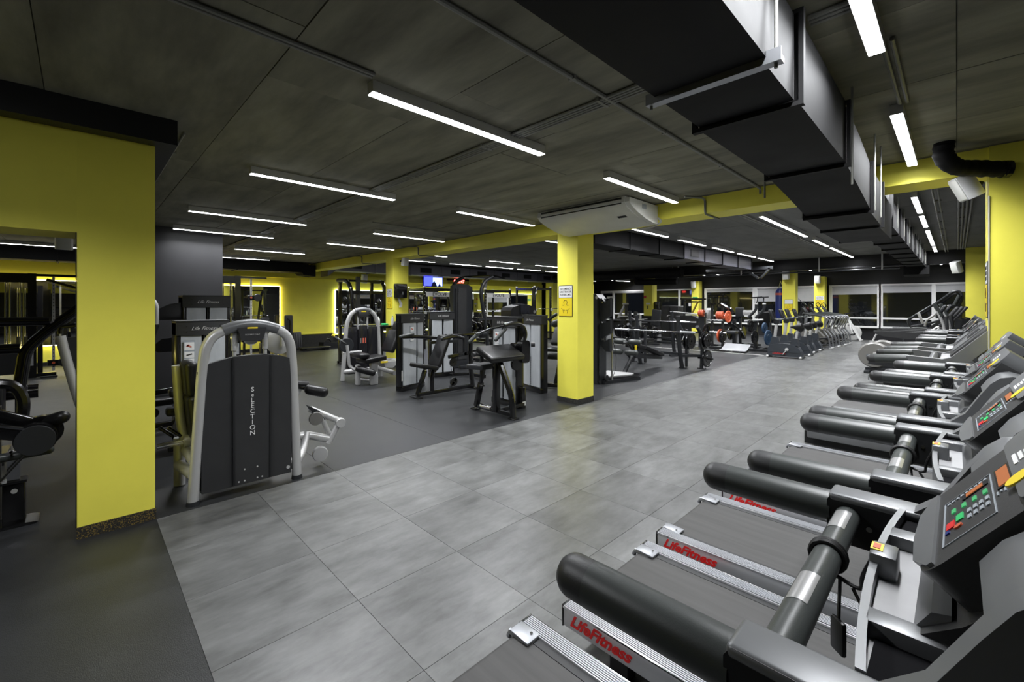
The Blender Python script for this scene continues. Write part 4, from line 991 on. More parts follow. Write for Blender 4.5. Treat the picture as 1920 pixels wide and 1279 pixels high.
def sign(loc, right, up, w, h, label, lines, small=False):
    t = thing('notice_sign', label, 'sign', loc)
    M = frame_mtx(loc, right, up)
    def g():
        k = G(t); k.pre = M; return k
    obj('plate', g().prism(rounded((-w / 2, w / 2, -h / 2, h / 2), w * .07), 'z', 0, .006), 'ink', t)
    a = w / 2 - w * .03
    obj('white_field', g().box(-a, a, h * .11, h / 2 - w * .03, .006, .008), 'white', t)
    yf = obj('yellow_field', g().box(-a, a, -h / 2 + w * .03, h * .09, .006, .008), 'yellow_sign', t)
    for k, s in enumerate(lines): text('lettering', s, w * .155, 'ink', t, M @ Matrix.Translation((0, h * (.385 - .095 * k), .0085)), t=t, offs=.0004)
    om = [(-.22, -.09), (-.14, -.11), (-.09, -.07), (-.11, .02), (-.12, .09), (-.07, .17), (0, .19), (.07, .17), (.12, .09), (.11, .02), (.09, -.07), (.14, -.11), (.22, -.09)]
    obj('symbol', g().tube([(x * w, y * w + h * -.12 + .04 * h, .0085) for x, y in om], w * .016, 6), 'ink_brown', t)
    for s in (-1, 1):
        obj('symbol', g().tube([(s * w * x, h * y, .0085) for x, y in ((.3, -.24), (.2, -.26), (.15, -.30), (.03, -.29))], w * .014, 6), 'ink_brown', t)
        obj('symbol', g().tube([(s * w * x, h * y, .0085) for x, y in ((.17, -.29), (.13, -.39))], w * .014, 6), 'ink_brown', t)
    return t
L3 = ['ATOMINO', 'GRETINO IR', 'RANKOMS']
sign((-4.185, 5.275, 1.545), (1, 0, 0), (0, 0, 1), .27, .475, 'white and yellow notice sign on the middle pillar', L3)
sign((-9.52, 5.275, 1.62), (1, 0, 0), (0, 0, 1), .27, .475, 'white and yellow notice sign on the shelf pillar', L3)
sign((.183, 5.50, 1.62), (0, -1, 0), (0, 0, 1), .27, .475, 'white and yellow notice sign on the side of the wide right pillar', L3)
sign((-4.16, 17.8, 1.46), (1, 0, 0), (0, 0, 1), .26, .4, 'yellow notice sign on the pillar beside the punching bag', ['', '', ''])
sign((-4.15, 22.75, 1.62), (1, 0, 0), (0, 0, 1), .3, .45, 'white and yellow notice sign on the window pillar behind the steppers', L3)
t = thing('exit_sign', 'small green emergency exit sign on the far pillar', 'sign', (-9.54, 22.74, 1.8))
obj('plate', G(t).box(-9.66, -9.4, 22.73, 22.75, 1.73, 1.86), 'green_sign', t)
obj('arrow', G(t).box(-9.64, -9.55, 22.725, 22.73, 1.78, 1.81), 'white', t)
for k, (x0, x1, z0, z1, m, lb) in enumerate(((-9.73, -9.62, 1.76, 1.86, 'red', 'small red fire notice high on the black based pillar'), (-9.62, -9.42, 1.48, 1.55, 'white', 'white label strip on the black based pillar'), (-9.56, -9.52, 1.28, 1.42, 'ink', 'black hook strip on the black based pillar'))):
    tag(obj('pillar_notice', G().box(x0, x1, 17.785, 17.80, z0, z1), m), lb, 'sign')
tag(obj('wall_box', G().box(-9.335, -9.15, 17.95, 18.15, 1.26, 1.6, bev=.02), 'black_metal'), 'black dispenser box on the side of the black based pillar', 'dispenser')

# ---- television and clock on the back wall
t = thing('television', 'wall television with blue picture high on the yellow wall', 'television', (-15.4, 10.5, 2.22))
obj('casing', G(t).box(-15.42, -15.36, 10.03, 11.0, 2.22, 2.64, bev=.01), 'black_metal', t)
sc = obj('screen', G(t).box(-15.36, -15.357, 10.06, 10.97, 2.25, 2.615), 'lit_blue', t)
obj('picture_area', G(t).box(-15.357, -15.356, 10.5, 10.97, 2.25, 2.60), 'lit_paleblue', sc)
obj('picture_figure', G(t).prism([(10.42, 2.25), (10.7, 2.25), (10.66, 2.36), (10.56, 2.46), (10.46, 2.36)], 'x', -15.356, -15.355), 'blue', sc)
obj('picture_figure', G(t).prism([(10.76, 2.25), (10.9, 2.25), (10.83, 2.38)], 'x', -15.356, -15.355), 'blue', sc)
for y, z in ((10.73, 2.56), (10.82, 2.56), (10.91, 2.56), (10.73, 2.47), (10.91, 2.47)): obj('picture_icon', G(t).box(-15.356, -15.3545, y - .022, y + .022, z - .022, z + .022), 'lit_white', sc)
for y in (10.3, 10.7): obj('mount', G(t).box(-15.5, -15.42, y - .05, y + .05, 2.5, 2.68), 'black_metal', t)
t = thing('wall_clock', 'black digital wall clock with red numerals beside the television', 'clock', (-15.45, 11.9, 2.38))
obj('case', G(t).box(-15.5, -15.44, 11.3, 12.5, 2.37, 2.60, bev=.008), 'black_metal', t)
text('numerals', '0:32:47', .2, 'led_red', t, frame_mtx((-15.438, 11.94, 2.485), (0, 1, 0), (0, 0, 1)), t=t, offs=.004)

# ---- tall assisted chin machine
t = thing('assisted_chin_machine', 'tall black weight tower with curved chin up arms behind the press machines', 'gym machine', (-8.2, 6.5, 0))
obj('tower', G(t).prism([(6.17, .02), (6.74, .02), (6.74, 1.90), (6.6, 1.965), (6.35, 1.965), (6.17, 1.92)], 'x', -8.32, -8.2), 'grey_metal', t)
obj('tower_front', G(t).prism([(6.30, .2), (6.55, .2), (6.55, 1.88), (6.30, 1.88)], 'x', -8.2, -8.185), 'charcoal', t)
obj('slot', G(t).box(-8.199, -8.18, 6.22, 6.28, .2, 1.85), 'dark_plastic', t)
for z in (1.84, 1.79, 1.74): obj('bolt', G(t).cyl((-8.19, 6.29, z), (-8.17, 6.29, z), .012, n=8), 'chrome', t)
obj('curved_arm', G(t).tube([(-8.0, 7.06, .35), (-8.0, 7.03, .78), (-8.0, 6.88, 1.5), (-8.0, 6.83, 1.8), (-8.0, 6.95, 2.06), (-8.0, 7.22, 2.17)], .045, 10, fil=.15), 'grey_metal', t)
obj('curved_arm', G(t).tube([(-8.9, 6.85, .35), (-8.9, 6.65, 1.5), (-8.9, 6.62, 1.8), (-8.9, 6.75, 2.06), (-8.9, 7.0, 2.17)], .045, 10, fil=.15), 'grey_metal', t)
obj('grip_bar', G(t).tube([(-9.2, 7.0, 2.14), (-8.9, 7.03, 2.2), (-8.0, 7.22, 2.2), (-7.65, 7.3, 2.12)], .02, 8, fil=.08), 'black_metal', t)
obj('dip_bar', G(t).bar((-8.0, 6.75, 1.14), (-8.0, 7.5, 1.14), .06, .05), 'grey_metal', t)
pad(t, (-8.2, 7.2, .62), (.5, .3, .08), None, name='knee_pad')
bars(t, 'base_rail', 'grey_metal', [((-8.0, 6.2, .05), (-8.0, 7.6, .05)), ((-8.9, 6.2, .05), (-8.9, 7.5, .05)), ((-8.9, 7.4, .05), (-8.0, 7.5, .05)), ((-8.0, 6.7, .3), (-8.0, 7.5, .3))], .07)

# ---- power racks before the cool lit mirror
def power_rack(x, y0, y1, h, label, brand, d=1.0, barz=1.25):
    t = thing('power_rack', label, 'power rack', (x - d / 2, (y0 + y1) / 2, 0))
    for px in (x, x - d):
        for y in (y0, y1):
            u = obj('upright', G(t).box(px - .035, px + .035, y - .035, y + .035, 0, h), 'black_metal', t)
            g = G(t)
            obj('top_cap', G(t).box(px - .03, px + .03, y - .03, y + .03, h, h + .05), 'silver_light', u)
            if px == x:
                for k in range(12): obj('pin_hole', G(t).cyl((px + .035, y, .5 + k * .12), (px + .037, y, .5 + k * .12), .012, n=8), 'silver', u)
    for px in (x, x - d): obj('cross_beam', G(t).bar((px, y0, h - .06), (px, y1, h - .06), .06, .09), 'black_metal', t)
    for y in (y0, y1):
        obj('side_beam', G(t).bar((x, y, h - .06), (x - d, y, h - .06), .06, .06), 'black_metal', t)
        obj('foot_beam', G(t).bar((x, y, .04), (x - d, y, .04), .07, .07), 'black_metal', t)
        obj('bar_hook', G(t).box(x + .03, x + .12, y - .03, y + .03, barz - .08, barz - .02), 'silver', t)
    if brand:
        b = obj('name_board', G(t).box(x + .03, x + .045, y0 + .05, y1 - .05, h - .30, h - .14), 'silver_light', t)
        text('lettering', brand, .17, 'ink', b, frame_mtx((x + .046, (y0 + y1) / 2, h - .225), (0, 1, 0), (0, 0, 1)), t=t, offs=.003)
    br = thing('barbell', 'chrome barbell resting on the %s' % label.replace('black ', ''), 'barbell', (x + .075, (y0 + y1) / 2, barz))
    obj('shaft', G(br).cyl((x + .075, y0 - .12, barz), (x + .075, y1 + .12, barz), .014, n=10), 'chrome', br)
    for s, yy in ((-1, y0 - .12), (1, y1 + .12)): obj('sleeve', G(br).cyl((x + .075, yy, barz), (x + .075, yy + s * .38, barz), .025, n=10), 'chrome', br)
    return t
RK = []
RK.append(power_rack(-12.5, 8.2, 9.4, 2.05, 'black power rack under the television', 'EVOLVE'))
RK.append(power_rack(-12.5, 10.9, 12.2, 2.05, 'black power rack right of the curved chin arms', 'EVOLVE'))
power_rack(-12.0, 13.1, 14.1, 2.18, 'black half rack at the right end of the mirror', '', barz=1.3)
def pegs(rack, x, L):
    for y, z, e in L: obj('plate_peg', G(rack).cyl((x, y, z), (x, e, z), .02, n=8), 'black_metal', rack)
pegs(RK[0], -12.6, [(8.2, 1.62, 7.9), (8.2, .98, 7.85), (9.4, 1.5, 9.75), (9.4, 1.0, 9.75), (8.2, .55, 7.9)])
for z in (.98, .6): pegs(RK[1], -12.5, [(10.9, z, 10.6), (12.2, z + .02 * (z > .7), 12.45)])
g1 = 'plates stored on the television rack'
for k, (y, z, r) in enumerate(((8.02, 1.62, .2), (8.02, .98, .22), (7.95, .98, .22), (9.58, 1.5, .22), (9.62, 1.0, .2), (8.05, .55, .2))):
    plate((-12.6, y, z), (0, 1, .0), r, 'black weight plate on the television rack, %s of six from the upper left' % ORD[k], group=g1)
for k, (y, z, r) in enumerate(((10.75, .98, .22), (10.7, .6, .2), (12.35, 1.0, .22), (12.35, .6, .18))):
    plate((-12.5, y, z), (0, 1, 0), r, 'black weight plate on the rack right of the chin arms, %s of four' % ORD[k], group='plates stored on the second rack')
obj_ = tag(obj('rack_arm', G().tube([(-11.6, 12.72, .3), (-11.6, 12.70, 1.75), (-11.7, 12.85, 2.0), (-11.9, 13.2, 2.18)], .035, 8, fil=.15), 'black_metal'), 'curved black support arm standing at the half rack', 'rack arm')
# weight tree under the racks with red collars
t = thing('plate_rack', 'low black plate storage rack between the chin machine and the racks', 'plate rack', (-10.4, 8.6, 0))
bars(t, 'post', 'black_metal', [((-10.4, 8.0, .02), (-10.4, 8.0, 1.05)), ((-10.4, 9.3, .02), (-10.4, 9.3, 1.05)), ((-10.4, 8.0, 1.05), (-10.4, 9.3, 1.05)), ((-10.4, 8.0, .55), (-10.4, 9.3, .55)), ((-10.4, 8.0, .06), (-10.4, 9.3, .06))], .06)
obj('yellow_rail', G(t).box(-10.36, -10.3, 7.9, 9.4, .36, .42), 'yellow', t)
for k in range(6):
    plate((-10.34, 8.12 + k * .2, .78 if k % 2 else .82), (-.25, 1, 0), .19 - .012 * k, 'dark plate in the low storage rack, %s from the left' % ORD[k], group='plates in the low storage rack')
# padded cover box with towel
t = thing('leg_press_sled', 'dark rounded leg press sled housing with a towel over it', 'gym machine', (-9.6, 9.8, 0))
obj('housing', G(t).prism([(9.28, .95), (10.4, .95), (10.42, 1.25), (10.34, 1.42), (9.75, 1.49), (9.35, 1.40), (9.27, 1.3)], 'x', -9.9, -9.45), 'grey_metal', t)
bars(t, 'post', 'grey_metal', [((-9.7, 9.4, .02), (-9.7, 9.4, 1)), ((-9.7, 10.3, .02), (-9.7, 10.3, 1)), ((-9.7, 9.4, .05), (-9.7, 10.3, .05))], .08)
obj('emblem', G(t).cyl((-9.45, 10.32, 1.25), (-9.445, 10.32, 1.25), .05), 'silver', t)
g = G(); n = 9
vs = []
for i in range(n):
    yv = 9.66 + .42 * i / (n - 1)
    for px, z in ((-9.8, 1.48), (-9.6, 1.50), (-9.435, 1.48), (-9.425, 1.35), (-9.42, 1.18 + .05 * math.sin(i * 1.3))):
        vs.append((px + .01 * math.sin(i * 2.1), yv, z + .012 * math.sin(i * 1.7) + .006 - .02 * abs(i - 2) / 4))
fs = [(i * 5 + k, i * 5 + k + 1, i * 5 + k + 6, i * 5 + k + 5) for i in range(n - 1) for k in range(4)]
tw = tag(obj('towel', g.add(vs, fs), 'towel'), 'dark grey towel thrown over the leg press sled', 'towel')
md = tw.modifiers.new('thick', 'SOLIDIFY'); md.thickness = .012; md.offset = 1

# ============================================================ RIGHT OF THE MIDDLE PILLAR
t = thing('standing_calf_tower', 'black tower with notched side plate and chrome mast right of the middle pillar', 'gym machine', (-4.75, 7.0, 0))
obj('column', G(t).prism([(-4.95, 0), (-4.66, 0), (-4.66, 1.60), (-4.74, 1.68), (-4.95, 1.70)], 'y', 6.88, 7.1), 'grey_metal', t)
obj('column_trim', G(t).box(-4.70, -4.655, 6.86, 6.885, .03, 1.6), 'black_metal', t)
pl = [(-4.66, .72), (-4.66, 1.62), (-4.58, 1.52), (-4.48, 1.60), (-4.46, 1.62), (-4.46, 1.28), (-4.60, 1.20), (-4.60, 1.14), (-4.46, 1.20), (-4.46, .96), (-4.60, .88), (-4.60, .80), (-4.48, .86), (-4.47, .62), (-4.56, .62)]
obj('notched_plate', G(t).prism(pl, 'y', 6.93, 6.99), 'grey_metal', t)
for z in (1.53, 1.16, .84): obj('bolt', G(t).cyl((-4.62, 6.93, z), (-4.62, 6.90, z), .018, n=10), 'chrome', t)
obj('emblem', G(t).cyl((-4.72, 6.88, 1.62), (-4.72, 6.87, 1.62), .03), 'silver', t)
obj('mast', G(t).cyl((-4.50, 7.05, .08), (-4.50, 7.05, 1.05), .018), 'chrome', t)
obj('mast', G(t).cyl((-4.49, 7.05, 1.0), (-4.49, 7.05, 1.62), .012), 'dark_plastic', t)
obj('mast_arm', G(t).box(-4.60, -4.46, 7.03, 7.08, 1.60, 1.64), 'silver', t)
obj('cable', G(t).tube([(-4.48, 7.06, .78), (-4.44, 7.1, .55), (-4.45, 7.1, .3), (-4.5, 7.06, .12)], .004, 6, fil=.1), 'wire', t)
pf = obj('platform', G(t).prism([(-5.2, 7.02), (-4.66, 6.98), (-4.40, 7.80), (-4.46, 8.02), (-5.2, 7.95)], 'z', .06, .10), 'black_metal', t)
obj('tread_plate', G(t).prism([(-5.15, 7.15), (-4.72, 7.12), (-4.50, 7.75), (-4.55, 7.92), (-5.12, 7.86)], 'z', .10, .112), 'silver', pf)
obj('platform_frame', G(t).bar((-4.64, 6.98, .03), (-4.42, 7.9, .03), .06, .06), 'grey_metal', t)
obj('wheel', G(t).disc((-4.60, 7.0, .12), (1, 0, 0), .06, .05), 'dark_plastic', t)
for k in range(4): obj('stack_fin', G(t).box(-5.0, -4.96, 6.9, 7.05, .1 + k * .09, .15 + k * .09), 'silver', t)
# ---- decline bench
t = thing('decline_bench', 'dark decline press bench with roller pads at the edge of the grey aisle', 'bench', (-5.0, 9.2, 0))
for x in (-4.5, -5.56):
    obj('upright', G(t).tube([(x - .0, 10.0, .02), (x, 9.9, .35), (x, 9.82, .8), (x, 9.80, 1.22)], .05, 8, fil=.15), 'grey_metal', t)
    obj('bar_cradle', G(t).bar((x, 9.78, .84), (x, 9.70, .84), .05, .03), 'grey_metal', t)
    rx = x + (.35 if x > -5 else -.35)
    obj('rear_post', G(t).tube([(rx, 10.25, .02), (rx, 10.3, .5), (rx, 10.2, .85), (rx, 10.0, .98)], .042, 8, fil=.15), 'grey_metal', t)
    obj('rear_post', G(t).bar((x + .02, 10.2, .02), (x + .02, 10.2, .9), .06, .05), 'grey_metal', t)
    obj('side_link', G(t).bar((x, 9.95, .3), (rx, 10.25, .3), .05, .06), 'grey_metal', t)
    obj('plate_peg', G(t).cyl((rx - .1, 10.3, .24), (rx + .25, 10.3, .24), .02), 'black_metal', t)
    for px in (x, rx): obj('floor_plate', G(t).box(px - .08, px + .08, 10.0 if px == x else 10.2, 10.1 if px == x else 10.32, 0, .02), 'grey_metal', t)
obj('rear_cross', G(t).bar((-5.9, 10.28, .3), (-4.15, 10.28, .3), .06, .06), 'grey_metal', t)
obj('spine', G(t).bar((-5.02, 8.75, .35), (-5.02, 10.0, .22), .08, .10), 'grey_metal', t)
obj('front_leg', G(t).tube([(-5.0, 8.30, .02), (-5.0, 8.62, .35), (-5.0, 8.78, .55)], .045, 8, fil=.08), 'grey_metal', t)
obj('seat_pad', G(t).ob((-5.02, 8.82, .56), (.34, .36, .09), (-.15, 0, 0), .03, 4), 'leather', t)
obj('back_pad', G(t).ob((-5.02, 9.42, .42), (.32, .95, .08), (-.27, 0, 0), .03, 4), 'leather', t)
obj('roller_stem', G(t).tube([(-5.02, 8.7, .48), (-5.02, 8.48, .66), (-5.02, 8.28, .66)], .03, 8, fil=.06), 'grey_metal', t)
obj('roller_stem', G(t).tube([(-5.02, 8.62, .3), (-5.02, 8.4, .46)], .03, 8), 'grey_metal', t)
for y, z in ((8.46, .68), (8.32, .47)):
    for x in (-5.2, -4.84): obj('foot_roller', G(t).capsule((x - .1, y, z), (x + .1, y, z), .062), 'foam', t)
obj('lever', G(t).box(-4.9, -4.88, 8.55, 8.62, .5, .62), 'yellow_sign', t)
br = thing('barbell', 'long steel barbell lying across the decline bench uprights', 'barbell', (-5.1, 9.74, .86))
obj('shaft', G(br).cyl((-5.75, 9.74, .86), (-4.4, 9.74, .86), .014, n=10), 'chrome', br)
for a, b in ((-5.75, -6.12), (-4.4, -4.08)):
    obj('sleeve', G(br).cyl((a, 9.74, .86), (b, 9.74, .86), .025, n=12), 'alu', br)
    obj('collar', G(br).cyl((a - .015, 9.74, .86), (a + .015, 9.74, .86), .036, n=12), 'alu', br)
for k, (x, y, z, r, lb) in enumerate(((-4.06, 10.22, .66, .21, 'large black plate on the upper peg of the decline bench'), (-4.0, 10.22, .66, .15, 'smaller black plate in front on the upper peg of the decline bench'), (-4.04, 10.3, .24, .2, 'black plate on the lower right peg of the decline bench'), (-4.42, 10.3, .62, .2, 'black plate between the right posts of the decline bench'), (-4.5, 10.34, .62, .22, 'rear black plate between the right posts of the decline bench'))):
    plate((x, y, z), (1, -.14, 0), r, lb)
# ---- row of loaded bar and plates behind the bench
t = thing('flat_bench_rack', 'dark bench rack with a plate holder standing behind the decline bench', 'bench', (-6.4, 11.8, 0))
for x in (-5.75, -7.1):
    obj('upright', G(t).tube([(x, 12.3, .02), (x, 12.2, .4), (x, 12.1, 1.28)], .05, 8, fil=.1), 'grey_metal', t)
    obj('curved_post', G(t).tube([(x + .2, 12.7, .02), (x + .15, 12.6, .6), (x + .05, 12.4, .95), (x - .1, 12.2, 1.08)], .05, 8, fil=.15), 'grey_metal', t)
    obj('foot', G(t).bar((x, 12.0, .03), (x + .1, 12.7, .03), .07, .05), 'grey_metal', t)
pad(t, (-6.4, 11.5, .45), (.3, 1.1, .08), None, name='bench_pad')
pad(t, (-5.75, 12.6, .42), (.7, .3, .07), (0, .1, .1), name='side_pad', mat='leather_grey')
obj('cross', G(t).bar((-7.1, 12.25, .5), (-5.75, 12.25, .5), .06, .05), 'grey_metal', t)
obj('plate_peg', G(t).cyl((-7.6, 12.06, .66), (-6.0, 12.12, .63), .02, n=8), 'black_metal', t)
obj('peg_stay', G(t).bar((-7.1, 12.08, .65), (-7.1, 12.2, .6), .04), 'grey_metal', t)
obj('spine', G(t).bar((-6.4, 11.0, .3), (-6.4, 12.25, .35), .08, .08), 'grey_metal', t)
obj('leg', G(t).bar((-6.4, 11.05, .02), (-6.4, 11.15, .42), .07, .07), 'grey_metal', t)
br = thing('barbell', 'loaded barbell in the bench rack behind the decline bench', 'barbell', (-6.4, 12.0, 1.0))
obj('shaft', G(br).cyl((-7.35, 12.0, 1.0), (-5.4, 12.0, 1.0), .016, n=8), 'chrome', br)
for s, xx in ((1, -5.4), (-1, -7.35)): obj('sleeve', G(br).cyl((xx, 12.0, 1.0), (xx + s * .4, 12.0, 1.0), .025, n=8), 'chrome', br)
for k, (x, y, z, r) in enumerate(((-7.45, 12.05, .66, .2), (-7.37, 12.05, .66, .22), (-7.2, 12.05, .62, .22), (-6.9, 12.1, .6, .21), (-6.6, 12.1, .62, .23), (-6.3, 12.15, .62, .2), (-5.6, 12.3, .6, .2))):
    plate((x, y, z), (1, -.14, 0), r, 'black plate hung low on the rear bench rack, %s from the left' % ORD[k], group='plates on the rear bench rack')
# ============================================================ FAR PLATE LOADED MACHINES
def base_h(t, x0, x1, y0, y1, mat='grey_metal'):
    bars(t, 'base_rail', mat, [((x0, y0, .04), (x1, y0, .04)), ((x0, y1, .04), (x1, y1, .04)), (((x0 + x1) / 2, y0, .04), ((x0 + x1) / 2, y1, .04))], .08, .07)
t = thing('tbar_machine', 'dark machine with slanted top post before the leftmost far window', 'gym machine', (-10.0, 16.6, 0))
base_h(t, -10.5, -9.6, 16.4, 17.0)
obj('post', G(t).bar((-10.1, 16.7, .05), (-10.1, 16.7, .95), .2, .16), 'grey_metal', t)
obj('slanted_mast', G(t).bar((-10.35, 16.7, .9), (-10.0, 16.7, 1.5), .08, .08), 'silver', t)
obj('slanted_mast', G(t).bar((-9.95, 16.7, .95), (-9.98, 16.7, 1.5), .09, .09), 'grey_metal', t)
obj('top_bracket', G(t).box(-10.08, -9.9, 16.6, 16.8, 1.48, 1.54), 'silver_light', t)
obj('tray', G(t).box(-10.25, -9.85, 16.5, 16.8, .95, .99), 'silver_light', t)
bars(t, 'handle', 'black_metal', [((-9.8, 16.6, .9), (-9.3, 16.6, .95)), ((-9.3, 16.6, .95), (-9.3, 16.6, 1.15))], .04)
t = thing('seated_row_machine', 'dark machine with tall grey backrest below the notice pillar', 'gym machine', (-8.2, 15.4, 0))
base_h(t, -8.7, -7.6, 15.0, 15.9)
obj('post', G(t).bar((-8.75, 15.2, .04), (-8.65, 15.2, 1.2), .14, .1), 'grey_metal', t)
obj('backrest', G(t).ob((-7.95, 15.45, .98), (.34, .1, .62), (0, .12, .1), .04, 4), 'leather_grey', t)
obj('back_post', G(t).bar((-8.0, 15.5, .05), (-7.98, 15.5, .8), .07), 'grey_metal', t)
obj('seat', G(t).ob((-8.0, 15.2, .5), (.36, .4, .08), None, .03, 4), 'leather_grey', t)
for z in (.95, .8): obj('handle', G(t).cyl((-8.6, 15.1, z), (-8.1, 15.1, z), .018, n=8), 'chrome', t)
obj('mast', G(t).bar((-8.4, 15.1, .3), (-8.4, 15.1, 1.1), .05), 'silver', t)
t = thing('covered_machine', 'bulky charcoal covered weight tower between the far pillars', 'gym machine', (-7.6, 16.6, 0))
obj('cover', G(t).box(-8.25, -7.45, 16.4, 17.0, 0, 1.42, bev=.06, seg=3), 'charcoal', t)
obj('fold', G(t).box(-7.88, -7.82, 16.38, 16.41, .1, 1.36), 'dark_plastic', t)
t.location += Vector((-.45, .9, 0))
obj('logo', G(t).tube([(-7.95, 16.38, .98), (-7.9, 16.38, 1.04), (-7.8, 16.38, 1.04), (-7.75, 16.38, .98)], .02, 6), 'white', t)
t = thing('multi_press_machine', 'grey multi press machine with black top frame and pale tilted pad', 'gym machine', (-6.7, 15.6, 0))
base_h(t, -7.2, -6.1, 15.2, 16.0, 'silver')
for x in (-6.95, -6.25): obj('mast', G(t).bar((x, 15.6, .04), (x, 15.6, 1.7), .06), 'grey_metal', t)
obj('top_frame', G(t).bar((-7.05, 15.5, 1.7), (-6.1, 15.5, 1.68), .07, .06), 'black_metal', t)
obj('top_frame', G(t).bar((-6.9, 15.5, 1.58), (-6.25, 15.5, 1.58), .06, .06), 'black_metal', t)
obj('wood_handle', G(t).bar((-6.55, 15.35, 1.15), (-6.32, 15.35, 1.6), .06, .04), 'ink_brown', t)
obj('placard', G(t).box(-6.72, -6.64, 15.44, 15.46, 1.42, 1.54), 'white', t)
obj('cross_bar', G(t).cyl((-7.2, 15.2, 1.2), (-6.3, 15.2, 1.12), .025, n=8), 'silver_light', t)
obj('tilted_pad', G(t).ob((-6.0, 15.3, 1.0), (.16, .4, .72), (0, .42, 0), .05, 4), 'silver_light', t)
obj('pad_edge', G(t).ob((-6.12, 15.3, .98), (.12, .42, .66), (0, .42, 0), .05, 4), 'leather_grey', t)
obj('dark_shroud', G(t).prism([(-6.95, .62), (-6.2, .62), (-6.12, .95), (-6.4, 1.08), (-6.95, 1.05)], 'y', 14.95, 15.35), 'dark_plastic', t)
obj('pad_leg', G(t).bar((-6.0, 15.3, .05), (-5.98, 15.3, .7), .12, .1), 'silver', t)
obj('tool', G(t).box(-6.78, -6.73, 14.9, 14.95, .38, .6), 'orange', t)
t.location += Vector((-.42, 1.0, 0))
t = thing('lever_row_machine', 'dark plate loaded lever machine with stacked orange plates', 'gym machine', (-5.7, 15.6, 0))
base_h(t, -6.2, -5.1, 15.2, 16.1)
for x in (-5.95, -5.6): obj('mast', G(t).bar((x, 15.6, .04), (x, 15.6, 1.5), .07), 'grey_metal', t)
for x in (-5.95, -5.62): obj('mast_head', G(t).box(x - .12, x + .1, 15.5, 15.7, 1.48, 1.54), 'black_metal', t)
obj('lever', G(t).tube([(-5.6, 15.5, 1.5), (-5.3, 15.4, 1.35), (-5.2, 15.4, 1.2)], .06, 8, fil=.1), 'black_metal', t)
obj('peg', G(t).cyl((-6.0, 15.3, .95), (-5.5, 15.3, .95), .03, n=8), 'chrome', t)
obj('peg', G(t).cyl((-5.85, 15.1, .56), (-5.3, 15.1, .54), .04, n=8), 'chrome', t)
obj('peg', G(t).cyl((-5.7, 15.3, 1.12), (-5.2, 15.3, 1.12), .03, n=8), 'chrome', t)
pad(t, (-5.3, 15.5, .55), (.36, .3, .1), None, name='seat', mat='leather_grey')
for k in range(4): plate((-5.66 + k * .055, 15.3, 1.12), (1, 0, 0), .13, 'orange plate stacked on the lever machine, %s from the left' % ORD[k], 'orange', .05, 'orange plates on the lever machine')
for k, (x, z, r, m, lb) in enumerate(((-5.26, 1.08, .2, 'orange', 'large orange plate at the end of the lever machine'), (-5.95, .58, .24, 'black_metal', 'black plate on the left low peg of the lever machine'), (-5.5, .45, .22, 'orange', 'orange plate standing low on the lever machine'), (-5.42, .42, .22, 'black_metal', 'black plate standing low against the orange plate'))):
    plate((x, 15.12, z), (1, -.14, 0), r, lb, m, .05)
for k in range(3): plate((-6.32 + k * .06, 15.45, 1.18), (1, 0, 0), .12, 'small orange plate in the holder left of the lever machine, %s from the left' % ORD[k], 'orange', .05, 'small orange plates')
t = thing('plate_holder', 'thick dark plate holder post left of the lever machine', 'plate rack', (-6.26, 15.5, 0))
obj('post', G(t).box(-6.36, -6.16, 15.45, 15.6, 0, 1.06), 'grey_metal', t)
obj('peg', G(t).cyl((-6.36, 15.45, 1.18), (-6.1, 15.45, 1.18), .025, n=8), 'chrome', t)
obj('peg_stay', G(t).box(-6.13, -6.1, 15.43, 15.5, 1.0, 1.2), 'grey_metal', t)
t = thing('chest_lever_machine', 'dark chest lever machine beside the steel floor platform', 'gym machine', (-5.0, 15.7, 0))
base_h(t, -5.35, -4.55, 15.4, 16.2)
obj('mast', G(t).bar((-5.2, 15.5, .04), (-5.2, 15.5, .95), .12, .1), 'grey_metal', t)
obj('seat', G(t).ob((-5.0, 15.6, .5), (.3, .3, .08), None, .03, 4), 'leather_grey', t)
obj('backrest', G(t).ob((-5.1, 15.75, 1.2), (.28, .1, .36), (.1, 0, .3), .04, 4), 'leather_grey', t)
obj('back_post', G(t).bar((-5.1, 15.8, .05), (-5.1, 15.8, 1.2), .07), 'grey_metal', t)
obj('lever', G(t).tube([(-5.2, 15.4, .8), (-4.9, 15.2, .6), (-4.75, 15.2, .3)], .045, 8, fil=.1), 'black_metal', t)
obj('head_box', G(t).box(-4.9, -4.6, 15.4, 15.6, 1.1, 1.28, bev=.03), 'silver', t)
t.location += Vector((-.36, 1.1, 0))
for k, (x, z, r) in enumerate(((-5.3, .92, .17), (-5.28, .45, .23), (-4.85, .5, .22))): plate((x - .36, 16.45, z), (1, -.14, 0), r, 'black plate %s' % ('high on the chest lever machine', 'low on the left of the chest lever machine', 'low on the right of the chest lever machine')[k])
t = thing('tall_handle_machine', 'dark lever machine with two tall raised handles left of the punching bag', 'gym machine', (-4.4, 15.6, 0))
base_h(t, -4.8, -4.05, 15.3, 16.1)
